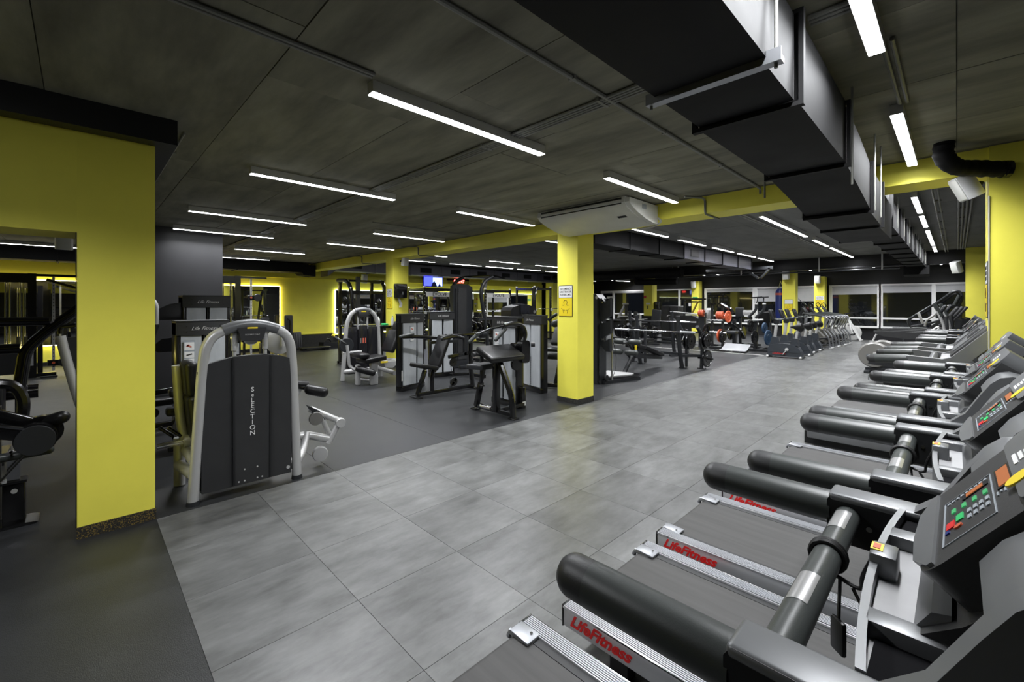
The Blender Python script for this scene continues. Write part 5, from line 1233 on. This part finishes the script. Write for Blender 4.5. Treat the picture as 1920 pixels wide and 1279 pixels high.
for x, xb, xt in ((-4.58, -4.72, -4.52), (-4.35, -4.5, -4.34)):
    obj('handle_arm', G(t).tube([(xb - .05, 15.5, 1.05), (x + .05, 15.5, 1.32), (x + .05, 15.5, 1.5)], .045, 8, fil=.1), 'grey_metal', t)
    obj('handle_rod', G(t).tube([(x + .05, 15.5, 1.5), (xt + .02, 15.5, 1.62), (xt + .03, 15.5, 1.7)], .016, 8), 'grey_metal', t)
    obj('handle_collar', G(t).cyl((x + .05, 15.5, 1.49), (x + .05, 15.5, 1.53), .05, n=10), 'white', t)
    obj('grip', G(t).tube([(xt - .16, 15.45, 1.70), (xt + .18, 15.45, 1.72)], .02, 8), 'black_metal', t)
obj('cross_bar', G(t).cyl((-4.85, 15.4, .95), (-4.3, 15.4, 1.0), .03, n=8), 'silver', t)
obj('mast', G(t).bar((-4.55, 15.5, .04), (-4.55, 15.5, .95), .1), 'grey_metal', t)
obj('mast', G(t).bar((-4.15, 15.6, .04), (-4.15, 15.6, .9), .06), 'grey_metal', t)
pad(t, (-4.4, 15.9, 1.0), (.34, .12, .5), (.15, 0, 0), name='backrest')
for k, (x, z, r, m) in enumerate(((-4.62, .8, .2, 'black_metal'), (-4.5, .45, .22, 'black_metal'), (-4.22, .75, .17, 'blue_dark'), (-4.12, .45, .24, 'blue_dark'))):
    plate((x, 15.25, z), (1, -.14, 0), r, ('black plate high on the tall handle machine', 'black plate low on the tall handle machine', 'small dark blue plate on the tall handle machine', 'large dark blue plate on the tall handle machine')[k], m, .05)
t = thing('floor_platform', 'low black platform with bent steel tread plate beside the white floor line', 'platform', (-5.0, 14.5, 0))
obj('base', G(t).box(-5.45, -4.6, 14.25, 14.95, 0, .05, bev=.01), 'black_metal', t)
obj('tread_plate', G(t).prism([(14.32, .05), (14.5, .06), (14.9, .22), (14.88, .235), (14.49, .075), (14.31, .065)], 'x', -5.25, -4.5), 'alu', t)
t = thing('punching_bag', 'blue hanging punching bag beside the far yellow pillar', 'punching bag', (-4.52, 18.2, .85))
obj('bag', G(t).tube([(-4.52, 18.2, .82), (-4.52, 18.2, .86), (-4.52, 18.2, 1.95), (-4.52, 18.2, 2.06)], [.12, .16, .16, .1], 18), 'blue', t)
obj('band', G(t).cyl((-4.52, 18.2, 1.82), (-4.52, 18.2, 1.9), .163, n=18, cap=False), 'skin_red', t)
for a in (0, 2.1, 4.2): obj('chain', G(t).cyl((-4.52 + .1 * math.cos(a), 18.2 + .1 * math.sin(a), 2.05), (-4.52, 18.2, 2.35), .008, n=6), 'chrome', t)
obj('strap', G(t).cyl((-4.52, 18.2, 2.35), (-4.52, 18.2, CB), .012, n=6), 'grey_metal', t)

# ============================================================ EXERCISE BIKES
def make_bike():
    t = thing('exercise_bike', '', 'exercise bike', (0, 0, 0), 0, 'upright exercise bikes in a row')
    body = [(-.42, .04), (.42, .04), (.40, .16), (.33, .30), (.18, .38), (-.05, .40), (-.35, .36), (-.41, .25)]
    b = obj('body', G().prism(body, 'y', -.13, .13), 'bike_blue', t)
    obj('body_seam', G().box(-.40, .41, -.133, -.13, .15, .156), 'dark_plastic', b)
    text('lettering', 'LifeFitness', .075, 'red', b, frame_mtx((-.14, -.1312, .12), (1, 0, 0), (0, 0, 1)), shear=.35)
    obj('neck_shroud', G().prism([(-.38, .34), (-.16, .38), (-.20, .56), (-.32, .58)], 'y', -.09, .09), 'bike_blue', t)
    obj('seat_shroud', G().prism([(.12, .36), (.33, .34), (.30, .54), (.18, .56)], 'y', -.08, .08), 'bike_blue', t)
    obj('steering_column', G().bar((-.27, 0, .5), (-.22, 0, .98), .075, .075, .02), 'silver', t)
    obj('console_joint', G().ob((-.22, 0, 1.0), (.14, .13, .14), None, .03), 'grey_metal', t)
    c = obj('console', G().ob((-.33, 0, 1.2), (.07, .28, .30), (0, -.35, 0), .03, 3), 'grey_metal', t)
    obj('console_screen', G().ob((-.292, 0, 1.205), (.01, .2, .2), (0, -.35, 0)), 'display', c)
    obj('console_neck', G().bar((-.24, 0, 1.02), (-.32, 0, 1.12), .06, .05), 'grey_metal', t)
    for s in (-1, 1): obj('handlebar', G().tube([(-.26, s * .06, 1.08), (-.15, s * .24, 1.06), (.02, s * .26, 1.08), (.06, s * .26, 1.12)], .02, 8, fil=.06), 'foam', t)
    obj('seat_post', G().bar((.25, 0, .5), (.29, 0, .80), .06, .06, .01), 'silver_light', t)
    obj('saddle', G().tube([(.12, 0, .86), (.2, 0, .86), (.3, 0, .85), (.40, 0, .87), (.43, 0, .88)], [.02, .05, .10, .12, .06], 12), 'leather', t)
    obj('crank_disc', G().cyl((.06, -.132, .24), (.06, -.15, .24), .045), 'silver_light', t)
    obj('crank_arm', G().bar((.06, -.155, .24), (-.03, -.155, .10), .035, .02), 'silver_light', t)
    obj('pedal', G().ob((-.04, -.2, .09), (.1, .09, .03), (0, .3, 0), .008), 'dark_plastic', t)
    obj('pedal', G().ob((.15, .2, .40), (.1, .09, .03), None, .008), 'dark_plastic', t)
    for x in (-.40, .40):
        s = obj('stabilizer', G().cyl((x, -.2, .035), (x, .2, .035), .035), 'grey_metal', t)
        for y in (-.2, .2): obj('end_cap', G().capsule((x, y - .015, .035), (x, y + .015, .035), .035), 'silver_light', s)
    return t
bk = make_bike()
for k, (x, y) in enumerate(((-3.36, 14.05), (-3.36, 15.05), (-3.44, 16.05), (-3.46, 17.0))):
    lb = 'dark upright exercise bike, %s' % ('nearest of the four', 'second of the four', 'third of the four', 'furthest of the four')[k]
    if k == 0: bk['label'] = lb; bk.location = (x, y, 0); b0 = bk
    else: tree(b0, None, lb, (x, y, 0), 0)
# ---- steppers with silver frames
def make_stepper():
    t = thing('step_machine', '', 'step machine', (0, 0, 0), 0, 'silver framed step machines')
    for s in (-1, 1):
        obj('side_rail', G().tube([(.42, s * .26, .02), (.38, s * .26, .38), (.22, s * .26, .62), (.36, s * .26, 1.0), (.30, s * .26, 1.06), (-.35, s * .24, 1.18)], .024, 8, fil=.08), 'alu_dark', t)
        obj('grip', G().tube([(.2, s * .26, 1.082), (-.35, s * .24, 1.185)], .03, 8), 'foam', t)
        obj('pedal', G().ob((.12, s * .13, .22 + .1 * s), (.36, .14, .05), (0, -.15, 0), .015), 'dark_plastic', t)
        obj('pedal_arm', G().bar((.1, s * .13, .2 + .1 * s), (-.3, s * .13, .3), .05, .04), 'grey_metal', t)
        obj('front_mast', G().bar((-.38, s * .1, .05), (-.3, s * .1, 1.2), .05, .04), 'alu_dark', t)
    obj('housing', G().prism([(-.5, .04), (.0, .04), (.02, .35), (-.15, .56), (-.38, .58), (-.48, .4)], 'y', -.14, .14), 'beige', t)
    obj('console', G().ob((-.34, 0, 1.28), (.06, .32, .24), (0, -.55, 0), .03, 3), 'grey_metal', t)
    obj('book_rest', G().tube([(-.36, -.1, 1.36), (-.44, -.1, 1.5), (-.36, -.1, 1.56), (-.28, -.1, 1.46), (-.30, -.1, 1.36)], .014, 6, fil=.04), 'black_metal', t)
    obj('foot_rail', G().box(.38, .46, -.3, .3, 0, .05, bev=.01), 'silver', t)
    obj('foot_rail', G().box(-.5, -.42, -.25, .25, 0, .05, bev=.01), 'grey_metal', t)
    obj('spine', G().box(-.45, .4, -.04, .04, .02, .08), 'alu_dark', t)
    return t
sm = make_stepper()
for k, (x, y) in enumerate(((-3.35, 17.9), (-3.30, 18.7), (-3.25, 19.6), (-3.22, 20.4))):
    lb = 'step machine with long silver rails, %s the exercise bikes' % ('directly behind', 'second behind', 'third behind', 'fourth behind')[k]
    if k == 0: sm['label'] = lb; sm.location = (x, y, 0); s0 = sm
    else: tree(s0, None, lb, (x, y, 0), 0)
t = thing('battle_rope', 'thin black rope sagging in front of the pale blind', 'rope', (-3.9, 19.5, 1.4))
obj('rope', G(t).tube([(-3.95, 18.2, 1.68), (-3.8, 18.6, 1.42), (-3.6, 19.2, 1.34), (-3.5, 19.6, 1.42), (-3.5, 19.65, 1.46)], .012, 6, fil=.2), 'wire', t)
# ---- spinning bike by the window
t = thing('spin_bike', 'white spinning bike standing under the far window', 'exercise bike', (-3.2, 22.4, 0))
obj('flywheel', G(t).disc((-2.98, 22.4, .33), (0, 1, 0), .3, .05, 28, hole=.12), 'silver_light', t)
obj('hub', G(t).cyl((-2.98, 22.35, .33), (-2.98, 22.45, .33), .06), 'silver', t)
for y in (22.32, 22.48): obj('fork', G(t).bar((-2.98, y, .33), (-3.12, y, .95), .06, .04), 'white', t)
obj('front_leg', G(t).bar((-2.72, 22.4, .04), (-3.1, 22.4, .85), .09, .08), 'white', t)
obj('main_tube', G(t).bar((-3.1, 22.4, .7), (-3.7, 22.4, .3), .09, .08), 'white', t)
obj('chain_guard', G(t).prism([(-3.75, .25), (-3.0, .28), (-3.0, .42), (-3.7, .48)], 'y', 22.28, 22.34), 'silver', t)
obj('seat_tube', G(t).bar((-3.6, 22.4, .1), (-3.72, 22.4, .9), .07, .07), 'white', t)
obj('saddle', G(t).tube([(-3.5, 22.4, .93), (-3.7, 22.4, .92), (-3.82, 22.4, .94)], [.03, .08, .1], 10), 'leather', t)
obj('handlebar_post', G(t).bar((-3.12, 22.4, .9), (-3.18, 22.4, 1.1), .06), 'grey_metal', t)
obj('handlebar', G(t).tube([(-3.2, 22.15, 1.1), (-3.2, 22.4, 1.1), (-2.8, 22.4, 1.17)], .025, 8, fil=.05).tube([(-3.2, 22.65, 1.1), (-3.2, 22.4, 1.1)], .025, 8), 'black_metal', t)
for x in (-2.70, -3.75): obj('floor_bar', G(t).cyl((x, 22.15, .035), (x, 22.65, .035), .035), 'silver_light', t)
t = thing('weight_trolley', 'small white framed stand on the floor below the far window', 'stand', (-2.2, 22.6, 0))
obj('leg', G(t).tube([(-2.35, 22.5, .02), (-2.25, 22.5, .3), (-2.1, 22.5, .4)], .03, 8, fil=.1), 'silver_light', t)
obj('foot', G(t).box(-2.45, -2.3, 22.4, 22.6, 0, .03), 'silver_light', t)
obj('beam', G(t).bar((-2.2, 22.5, .4), (-1.4, 22.5, .42), .06), 'grey_metal', t)
obj('leg', G(t).bar((-1.45, 22.5, .02), (-1.45, 22.5, .42), .05), 'grey_metal', t)

# ============================================================ SECOND TREADMILL TYPE AND ELLIPTICALS
def make_runner():
    t = thing('treadmill', '', 'treadmill', (0, 0, 0), 0, 'dark treadmills behind the yellow pillar')
    W = .37
    for s in (-1, 1):
        h = obj('handrail', G().capsule((-.50, s * W, .97), (-.26, s * W, .985), .042, ends=(0, 0)), 'foam', t)
        obj('rail_tip', G().capsule((-.53, s * W, .968), (-.5, s * W, .97), .041, ends=(1, 0)), 'charcoal', h)
        arm = [(-.28, .945), (-.24, .92), (-.02, .90), (.08, .93), (.30, 1.18), (.36, 1.30), (.28, 1.31), (.02, 1.02), (-.03, 1.005), (-.27, 1.02)]
        obj('console_arm', G().prism(arm, 'y', s * W - .04, s * W + .04), 'charcoal_gloss', t)
        obj('side_frame', G().box(-1.06, .5, s * .34 - .05, s * .34 + .05, .08, .2, bev=.01), 'charcoal_gloss', t)
        obj('upright', G().bar((.22, s * W, 1.05), (.5, s * W, .12), .1, .07), 'charcoal_gloss', t)
    obj('running_belt', G().box(-1.10, .4, -.27, .27, .13, .19, bev=.02), 'belt', t)
    obj('deck_base', G().box(-1.1, .5, -.3, .3, 0, .13), 'dark_plastic', t)
    obj('motor_hood', G().prism([(.2, .15), (.26, .3), (.5, .36), (.75, .3), (.8, 0), (.2, 0)], 'y', -.4, .4), 'charcoal_gloss', t)
    obj('crossbar', G().cyl((-.1, -.36, .98), (-.1, .36, .98), .03), 'charcoal_gloss', t)
    c = obj('console', G().ob((.16, 0, 1.16), (.40, .60, .06), (0, -.86, 0), .02), 'charcoal', t)
    obj('console_face', G().ob((.135, 0, 1.182), (.30, .48, .01), (0, -.86, 0)), 'charcoal_gloss', c)
    obj('console_screen', G().ob((.17, 0, 1.225), (.12, .3, .012), (0, -.86, 0)), 'display', c)
    obj('tray', G().box(-.05, .08, -.33, .33, .96, 1.0, bev=.01), 'tray_grey', t)
    return t
rn = make_runner()
for k, (x, y) in enumerate(((-.06, 5.9), (-.04, 7.15))):
    lb = ('dark treadmill with angular console arms just behind the yellow pillar', 'dark treadmill half hidden behind the wide yellow pillar')[k]
    if k == 0: rn['label'] = lb; rn.location = (x, y, 0); r0 = rn
    else: tree(r0, None, lb, (x, y, 0), 0)
def make_elliptical():
    t = thing('elliptical', '', 'elliptical trainer', (0, 0, 0), 0, 'beige elliptical trainers')
    d = obj('drive_cover', G().disc((-1.1, 0, .38), (0, 1, 0), .27, .22, 32), 'beige', t)
    obj('cover_ring', G().tube([(-1.1 + .245 * math.cos(a), 0, .38 + .245 * math.sin(a)) for a in [i * PI / 12 for i in range(24)]], .04, 8, closed=True), 'beige', d)
    obj('badge', G().prism([(-1.22 + px * .24, .33 + pz * .07) for px, pz in rounded((0, 1, 0, 1), .3)], 'y', -.122, -.112), 'blue_dark', d)
    obj('badge_plate', G().prism([(-1.21 + px * .22, .342 + pz * .046) for px, pz in rounded((0, 1, 0, 1), .25)], 'y', -.126, -.121), 'silver_light', d)
    obj('tail', G().prism([(-1.2, .2), (-.5, .12), (-.4, .32), (-1.0, .5)], 'y', -.12, .12), 'grey_metal', t)
    for s in (-1, 1):
        obj('pedal_beam', G().bar((-1.1, s * .2, .42), (-.1, s * .2, .3), .06, .08), 'silver', t)
        obj('foot_plate', G().ob((-.5, s * .22, .38), (.4, .15, .05), (0, .1, 0), .02), 'dark_plastic', t)
        obj('swing_arm', G().tube([(-.1, s * .24, .3), (.02, s * .24, 1.0), (-.15, s * .26, 1.5)], .024, 8, fil=.2), 'silver', t)
        obj('grip', G().tube([(-.05, s * .245, 1.25), (-.15, s * .26, 1.5)], .03, 8), 'foam', t)
    obj('front_column', G().bar((.05, 0, .05), (.0, 0, 1.25), .12, .1, .02), 'grey_metal', t)
    obj('console', G().ob((-.05, 0, 1.35), (.06, .4, .3), (0, .5, 0), .03), 'grey_metal', t)
    obj('base', G().box(-1.25, .2, -.06, .06, 0, .1), 'grey_metal', t)
    for x in (-1.2, .15): obj('foot_bar', G().box(x - .05, x + .05, -.3, .3, 0, .06, bev=.01), 'grey_metal', t)
    return t
el = make_elliptical()
for k, (x, y) in enumerate(((-.17, 12.4), (-.1, 13.3))):
    lb = ('beige elliptical trainer with round drive cover, the nearer one', 'beige elliptical trainer behind the nearer one')[k]
    if k == 0: el['label'] = lb; el.location = (x, y, 0); e0 = el
    else: tree(e0, None, lb, (x, y, 0), 0)
def make_long_arm():
    t = thing('treadmill', '', 'treadmill', (0, 0, 0), 0, 'long armed treadmills at the window end')
    for s in (-1, 1):
        obj('long_arm', G().prism([(-1.3, .83), (-1.28, .76), (-1.1, .70), (-.7, .66), (-.2, .70), (.0, .74), (.0, .80), (-.8, .83)], 'y', s * .36 - .05, s * .36 + .05), 'charcoal', t)
        obj('arm_post', G().bar((-.1, s * .36, .1), (.05, s * .36, .8), .1, .08), 'grey_metal', t)
    obj('deck', G().box(-1.5, .3, -.35, .35, .02, .2, bev=.03), 'belt', t)
    obj('hood', G().prism([(-.1, .1), (0, .35), (.35, .4), (.5, 0), (-.1, 0)], 'y', -.4, .4), 'charcoal_gloss', t)
    obj('mast', G().bar((.05, 0, .3), (.2, 0, 1.15), .3, .1), 'grey_metal', t)
    c = obj('console', G().ob((.03, 0, 1.2), (.56, .6, .07), (0, -.98, 0), .03), 'charcoal', t)
    obj('console_screen', G().ob((-.003, 0, 1.222), (.44, .5, .01), (0, -.98, 0)), 'display', c)
    obj('cup_holder', G().tube([(-.25, -.2, .86), (-.18, -.2, .95), (-.08, -.2, .95), (-.02, -.2, .86)], .02, 8, fil=.04), 'silver', t)
    obj('cup_holder', G().tube([(-.25, .2, .86), (-.18, .2, .95), (-.08, .2, .95), (-.02, .2, .86)], .02, 8, fil=.04), 'silver', t)
    return t
la = make_long_arm()
for k, (x, y) in enumerate(((-.16, 14.5), (-.08, 15.4), (.0, 16.3))):
    lb = 'dark treadmill with broad curved side arms near the windows, %s' % ('nearest one', 'middle one', 'furthest one')[k]
    if k == 0: la['label'] = lb; la.location = (x, y, 0); l0 = la
    else: tree(l0, None, lb, (x, y, 0), 0)
# ---- stair climber
t = thing('stair_climber', 'tall dark stair climber with slanted handrails before the right window', 'stair climber', (-.5, 20.3, 0))
for y in (20.1, 20.75):
    obj('handrail', G(t).tube([(-1.12, y, .72), (-1.18, y, .95), (-1.05, y, 1.06), (-.42, y, 1.58), (-.1, y, 1.90), (.06, y, 1.93), (.14, y, 1.72), (.05, y, 1.45)], .033, 8, fil=.1), 'grey_metal', t)
    obj('lower_rail', G(t).tube([(-1.12, y, .72), (-.6, y, .86), (-.3, y, 1.0)], .03, 8, fil=.1), 'grey_metal', t)
    obj('side_panel', G(t).prism([(-.9, .02), (.2, .02), (.1, 1.1), (-.35, 1.0), (-.9, .5)], 'y', y - .03, y + .03), 'grey_metal', t)
for k in range(4): obj('step', G(t).box(-.85 + k * .17, -.62 + k * .17, 20.14, 20.7, .3 + k * .16, .35 + k * .16), 'dark_plastic', t)
obj('front_panel', G(t).box(-.42, -.05, 20.15, 20.7, .78, 1.35, bev=.02), 'black_metal', t)
obj('console', G(t).ob((.02, 20.42, 1.62), (.06, .5, .4), (0, .6, 0), .03), 'charcoal', t)
obj('swing_handle', G(t).tube([(-.75, 20.05, .75), (-.72, 20.05, .95), (-.5, 20.05, 1.15), (-.38, 20.05, 1.38)], .035, 8, fil=.1), 'silver', t)
obj('grip', G(t).tube([(-.06, 20.05, 1.45), (.06, 20.05, 1.78)], .05, 8), 'foam', t)
obj('shin_guard', G(t).ob((-.85, 20.03, 1.02), (.08, .06, .4), (0, -.3, 0), .02), 'silver', t)
obj('cup_holder', G(t).tube([(-.3, 20.05, 1.36), (-.2, 20.05, 1.46), (-.12, 20.05, 1.38)], .02, 8, fil=.03), 'silver_light', t)

# ============================================================ LEFT ROOM AND BACK CORNER
def crossover(x, y0, y1, yc, h, label):
    t = thing('cable_crossover', label, 'gym machine', (x, yc, 0))
    obj('top_beam', G(t).bar((x, y0, h), (x, y1, h), .06, .05), 'black_metal', t)
    obj('beam_plate', G(t).box(x - .02, x + .05, yc - .62, yc + .0, h - .16, h - .02), 'black_metal', t)
    for y in (yc, yc - .62):
        obj('column', G(t).box(x - .06, x + .06, y - .06, y + .06, 0, h + .03), 'black_metal', t)
        obj('rear_column', G(t).box(x - .5, x - .42, y + .05, y + .13, 0, h - .2), 'black_metal', t)
    for dy in (.12, .16, .30, .36, .46, .50): obj('guide_rod', G(t).cyl((x, yc - dy, .2), (x, yc - dy, h - .15), .012, n=8), 'chrome', t)
    obj('weight_stack', G(t).box(x - .1, x + .08, yc - .55, yc - .08, .1, .62), 'dark_plastic', t)
    obj('stack_guard', G(t).box(x + .061, x + .07, yc - .16, yc + .02, .25, .52), 'alu', t)
    m = obj('pulley_mast', G(t).box(x - .02, x + .02, yc + .28, yc + .32, .12, h - .03), 'silver', t)
    for k in range(26): obj('mast_hole', G(t).cyl((x + .02, yc + .30, .2 + k * .07), (x + .0215, yc + .30, .2 + k * .07), .01, n=6), 'dark_plastic', m)
    obj('mast_foot', G(t).bar((x, yc, .05), (x, yc + .34, .05), .08, .07), 'black_metal', t)
    return t
def carriage(t, x, y, z):
    obj('pulley_carriage', G(t).box(x - .03, x + .05, y - .12, y + .06, z - .06, z + .06, bev=.01), 'black_metal', t)
    obj('pulley', G(t).disc((x + .03, y + .12, z), (1, 0, 0), .09, .05), 'dark_plastic', t)
    obj('pulley_hub', G(t).cyl((x + .055, y - .03, z), (x + .065, y - .03, z), .025), 'orange', t)
c1 = crossover(-13.2, -1.9, -.02, -.69, 2.09, 'black cable crossover with chrome guide rods seen through the left opening')
carriage(c1, -13.2, -.36, .28)
tag(obj('hand_grip_strap', G().ob((-13.0, -.45, .02), (.06, .25, .03), (0, 0, .2), .01), 'dark_plastic'), 'black cable grip lying on the floor by the crossover', 'cable grip')
obj('pull_bar', G(c1).bar((-13.1, -.48, 2.0), (-12.9, .1, 1.78), .05, .05), 'black_metal', c1)
c2 = crossover(-12.6, 1.9, 3.45, 2.8, 2.17, 'black cable crossover in front of the warm lit mirror beside the partition')
carriage(c2, -12.6, 3.12, 1.66); carriage(c2, -12.6, 2.25, 1.6)
# machine frame in the opening
t = thing('hack_press_machine', 'black tubular press frame crossing the left opening', 'gym machine', (-6.5, -.6, 0))
obj('frame_tube', G(t).tube([(-6.5, -1.8, 1.325), (-6.5, -.22, 1.325)], .045, 12), 'black_metal', t)
obj('frame_tube', G(t).tube([(-6.5, -.42, .62), (-6.5, -.42, .72), (-6.5, -.385, 1.04), (-6.5, -.26, 1.20), (-6.5, .12, 1.58)], .05, 12, fil=.08), 'black_metal', t)
obj('frame_tube', G(t).tube([(-6.5, -1.8, 1.06), (-6.5, -.42, 1.06)], .05, 12), 'black_metal', t)
obj('pivot', G(t).cyl((-6.55, -.52, .62), (-6.55, -.30, .62), .07), 'black_metal', t)
obj('side_plate', G(t).box(-6.5, -6.45, -1.2, -.57, .02, 1.0), 'black_metal', t)
obj('foot', G(t).box(-6.8, -6.2, -1.4, -.5, 0, .06), 'black_metal', t)
obj('post', G(t).bar((-6.6, -.42, .05), (-6.6, -.42, .62), .08), 'black_metal', t)
obj('chrome_bracket', G(t).tube([(-6.2, -1.0, .75), (-6.2, -.62, .73), (-6.2, -.55, .62), (-6.2, -.55, .35)], .03, 8, fil=.06), 'chrome', t)
pad(t, (-6.2, -.75, .6), (.3, .5, .3), None, name='seat')
t = thing('back_extension_machine', 'silver machine edge peeking out behind the nearest yellow pier', 'gym machine', (-5.5, .1, 0))
obj('side_shell', G(t).tube([(-5.45, -.12, 1.22), (-5.45, -.09, 1.05), (-5.45, -.02, .70), (-5.45, .06, .35), (-5.45, .08, .02)], .035, 10, fil=.1), 'silver', t)
obj('shell_body', G(t).prism([(-.11, 1.20), (.3, 1.24), (.3, .05), (.06, .05), (-.03, .75)], 'x', -5.55, -5.46), 'grey_metal', t)
obj('top_handle', G(t).tube([(-5.45, -.12, 1.24), (-5.45, -.12, 1.30), (-5.45, .05, 1.32), (-5.45, .3, 1.31)], .018, 8, fil=.03), 'black_metal', t)
# leg machine close behind the pier
t = thing('leg_machine', 'glossy black leg machine with oval pivot disc at the left image edge', 'gym machine', (-4.5, -.4, 0))
X = -4.5
obj('floor_plate', G(t).prism([(-.46, .0), (-.22, .0), (-.2, .012), (-.25, .02), (-.46, .02)], 'x', X - .1, X + .08), 'black_metal', t)
obj('post_sleeve', G(t).box(X - .05, X + .05, -.37, -.265, .01, .30, bev=.008), 'black_metal', t)
obj('post_collar', G(t).box(X - .058, X + .058, -.378, -.257, .29, .305), 'black_metal', t)
obj('post_tube', G(t).box(X - .03, X + .03, -.35, -.29, .30, .50), 'chrome', t)
obj('post_badge', G(t).cyl((X + .05, -.315, .24), (X + .052, -.315, .24), .016), 'silver', t)
obj('seat_rail', G(t).capsule((X + .02, -.75, .46), (X + .02, -.155, .475), .03), 'foam', t)
d_ = obj('pivot_disc', G(t).cyl((X + .10, -.215, .575), (X + .13, -.215, .575), .098, n=28), 'leather_grey', t)
obj('pivot_rim', G(t).cyl((X + .04, -.215, .578), (X + .10, -.215, .578), .106, n=28), 'black_metal', d_)
obj('pivot_bolt', G(t).cyl((X + .06, -.33, .51), (X + .1, -.34, .505), .012), 'chrome', t)
obj('second_pivot', G(t).cyl((X - .08, -.19, .60), (X - .02, -.19, .60), .11, n=24), 'black_metal', t)
obj('roller', G(t).capsule((X - .05, -.16, .665), (X + .0, -.09, .69), .045), 'leather', t)
obj('lever_arm', G(t).bar((X + .06, -.62, .74), (X + .06, -.22, .60), .07, .09, .012), 'black_metal', t)
obj('lever_arm', G(t).bar((X - .06, -.62, .86), (X - .06, -.2, .64), .06, .08, .012), 'black_metal', t)
obj('arm_edge', G(t).bar((X + .1, -.62, .785), (X + .1, -.26, .655), .012, .012), 'chrome', t)
obj('cable', G(t).cyl((X + .12, -.26, .49), (X + .10, -.46, .22), .006, n=8), 'wire', t)
obj('rear_post', G(t).bar((X - .1, -.42, .02), (X - .1, -.42, .8), .07), 'black_metal', t)
obj('side_shell', G(t).tube([(X - .3, -.6, .95), (X - .3, -.34, .92), (X - .3, -.29, .80), (X - .3, -.30, .66)], .035, 8, fil=.06), 'black_metal', t)
# boards and stands in the back corner
t = thing('step_board', 'grey ribbed exercise board leaning on the speckled wall base', 'board', (-15.2, 5.0, 0))
obj('board', G(t).ob((-15.25, 5.06, .29), (.06, .36, .56), (0, -.22, 0), .02), 'charcoal', t)
g = G(t)
for k in range(5): obj('rib', G(t).ob((-15.21, 4.92 + k * .07, .29), (.02, .02, .5), (0, -.22, 0)), 'dark_plastic', t)
t = thing('low_bench', 'low black step bench on the floor beside the leaning board', 'bench', (-14.6, 5.3, 0))
obj('top', G(t).box(-14.9, -14.5, 5.0, 5.9, .06, .1, bev=.01), 'dark_plastic', t)
for y in (5.1, 5.8): obj('foot', G(t).box(-14.85, -14.55, y - .06, y + .06, 0, .06), 'dark_plastic', t)
t = thing('storage_crate', 'black crate of handles against the speckled wall base', 'crate', (-15.1, 6.1, 0))
for a in ((-15.3, -14.9, 5.82, 5.84), (-15.3, -14.9, 6.38, 6.40), (-15.3, -15.28, 5.84, 6.38), (-14.92, -14.9, 5.84, 6.38)): obj('side', G(t).box(*a, 0, .2), 'dark_plastic', t)
obj('bottom', G(t).box(-15.28, -14.92, 5.84, 6.38, 0, .02), 'dark_plastic', t)
tag(obj('hand_strap', G().tube([(-15.1, 5.9, .05), (-15.1, 6.0, .32), (-15.1, 6.12, .28), (-15.1, 6.2, .05)], .03, 8, fil=.05), 'dark_plastic'), 'black hand strap sticking out of the crate', 'strap')
def bag(x, y, h, label):
    b = thing('grey_punch_pad', label, 'pad stand', (x, y, 0))
    obj('pad', G(b).box(x - .08, x + .08, y - .11, y + .11, .35, h, bev=.03, seg=3), 'charcoal', b)
    obj('handle', G(b).tube([(x + .09, y - .05, h - .1), (x + .14, y, h - .15), (x + .14, y, h - .5), (x + .09, y - .05, h - .55)], .02, 8, fil=.05), 'black_metal', b)
    obj('stand', G(b).box(x - .1, x + .1, y - .13, y + .13, 0, .35, bev=.02), 'dark_plastic', b)
bag(-14.9, 4.72, 1.14, 'grey upright pad stand at the right edge of the warm mirror')
bag(-14.4, 3.9, 1.1, 'grey upright pad stand in front of the warm mirror')
t = thing('dumbbell_bench', 'low dark bench in front of the warm lit mirror', 'bench', (-13.6, 3.6, 0))
pad(t, (-13.7, 3.6, .5), (.34, 1.0, .08), None, name='bench_pad')
bars(t, 'frame', 'black_metal', [((-13.7, 3.2, .02), (-13.7, 3.2, .46)), ((-13.7, 4.0, .02), (-13.7, 4.0, .46)), ((-13.95, 3.2, .03), (-13.45, 3.2, .03)), ((-13.95, 4.0, .03), (-13.45, 4.0, .03))], .06)
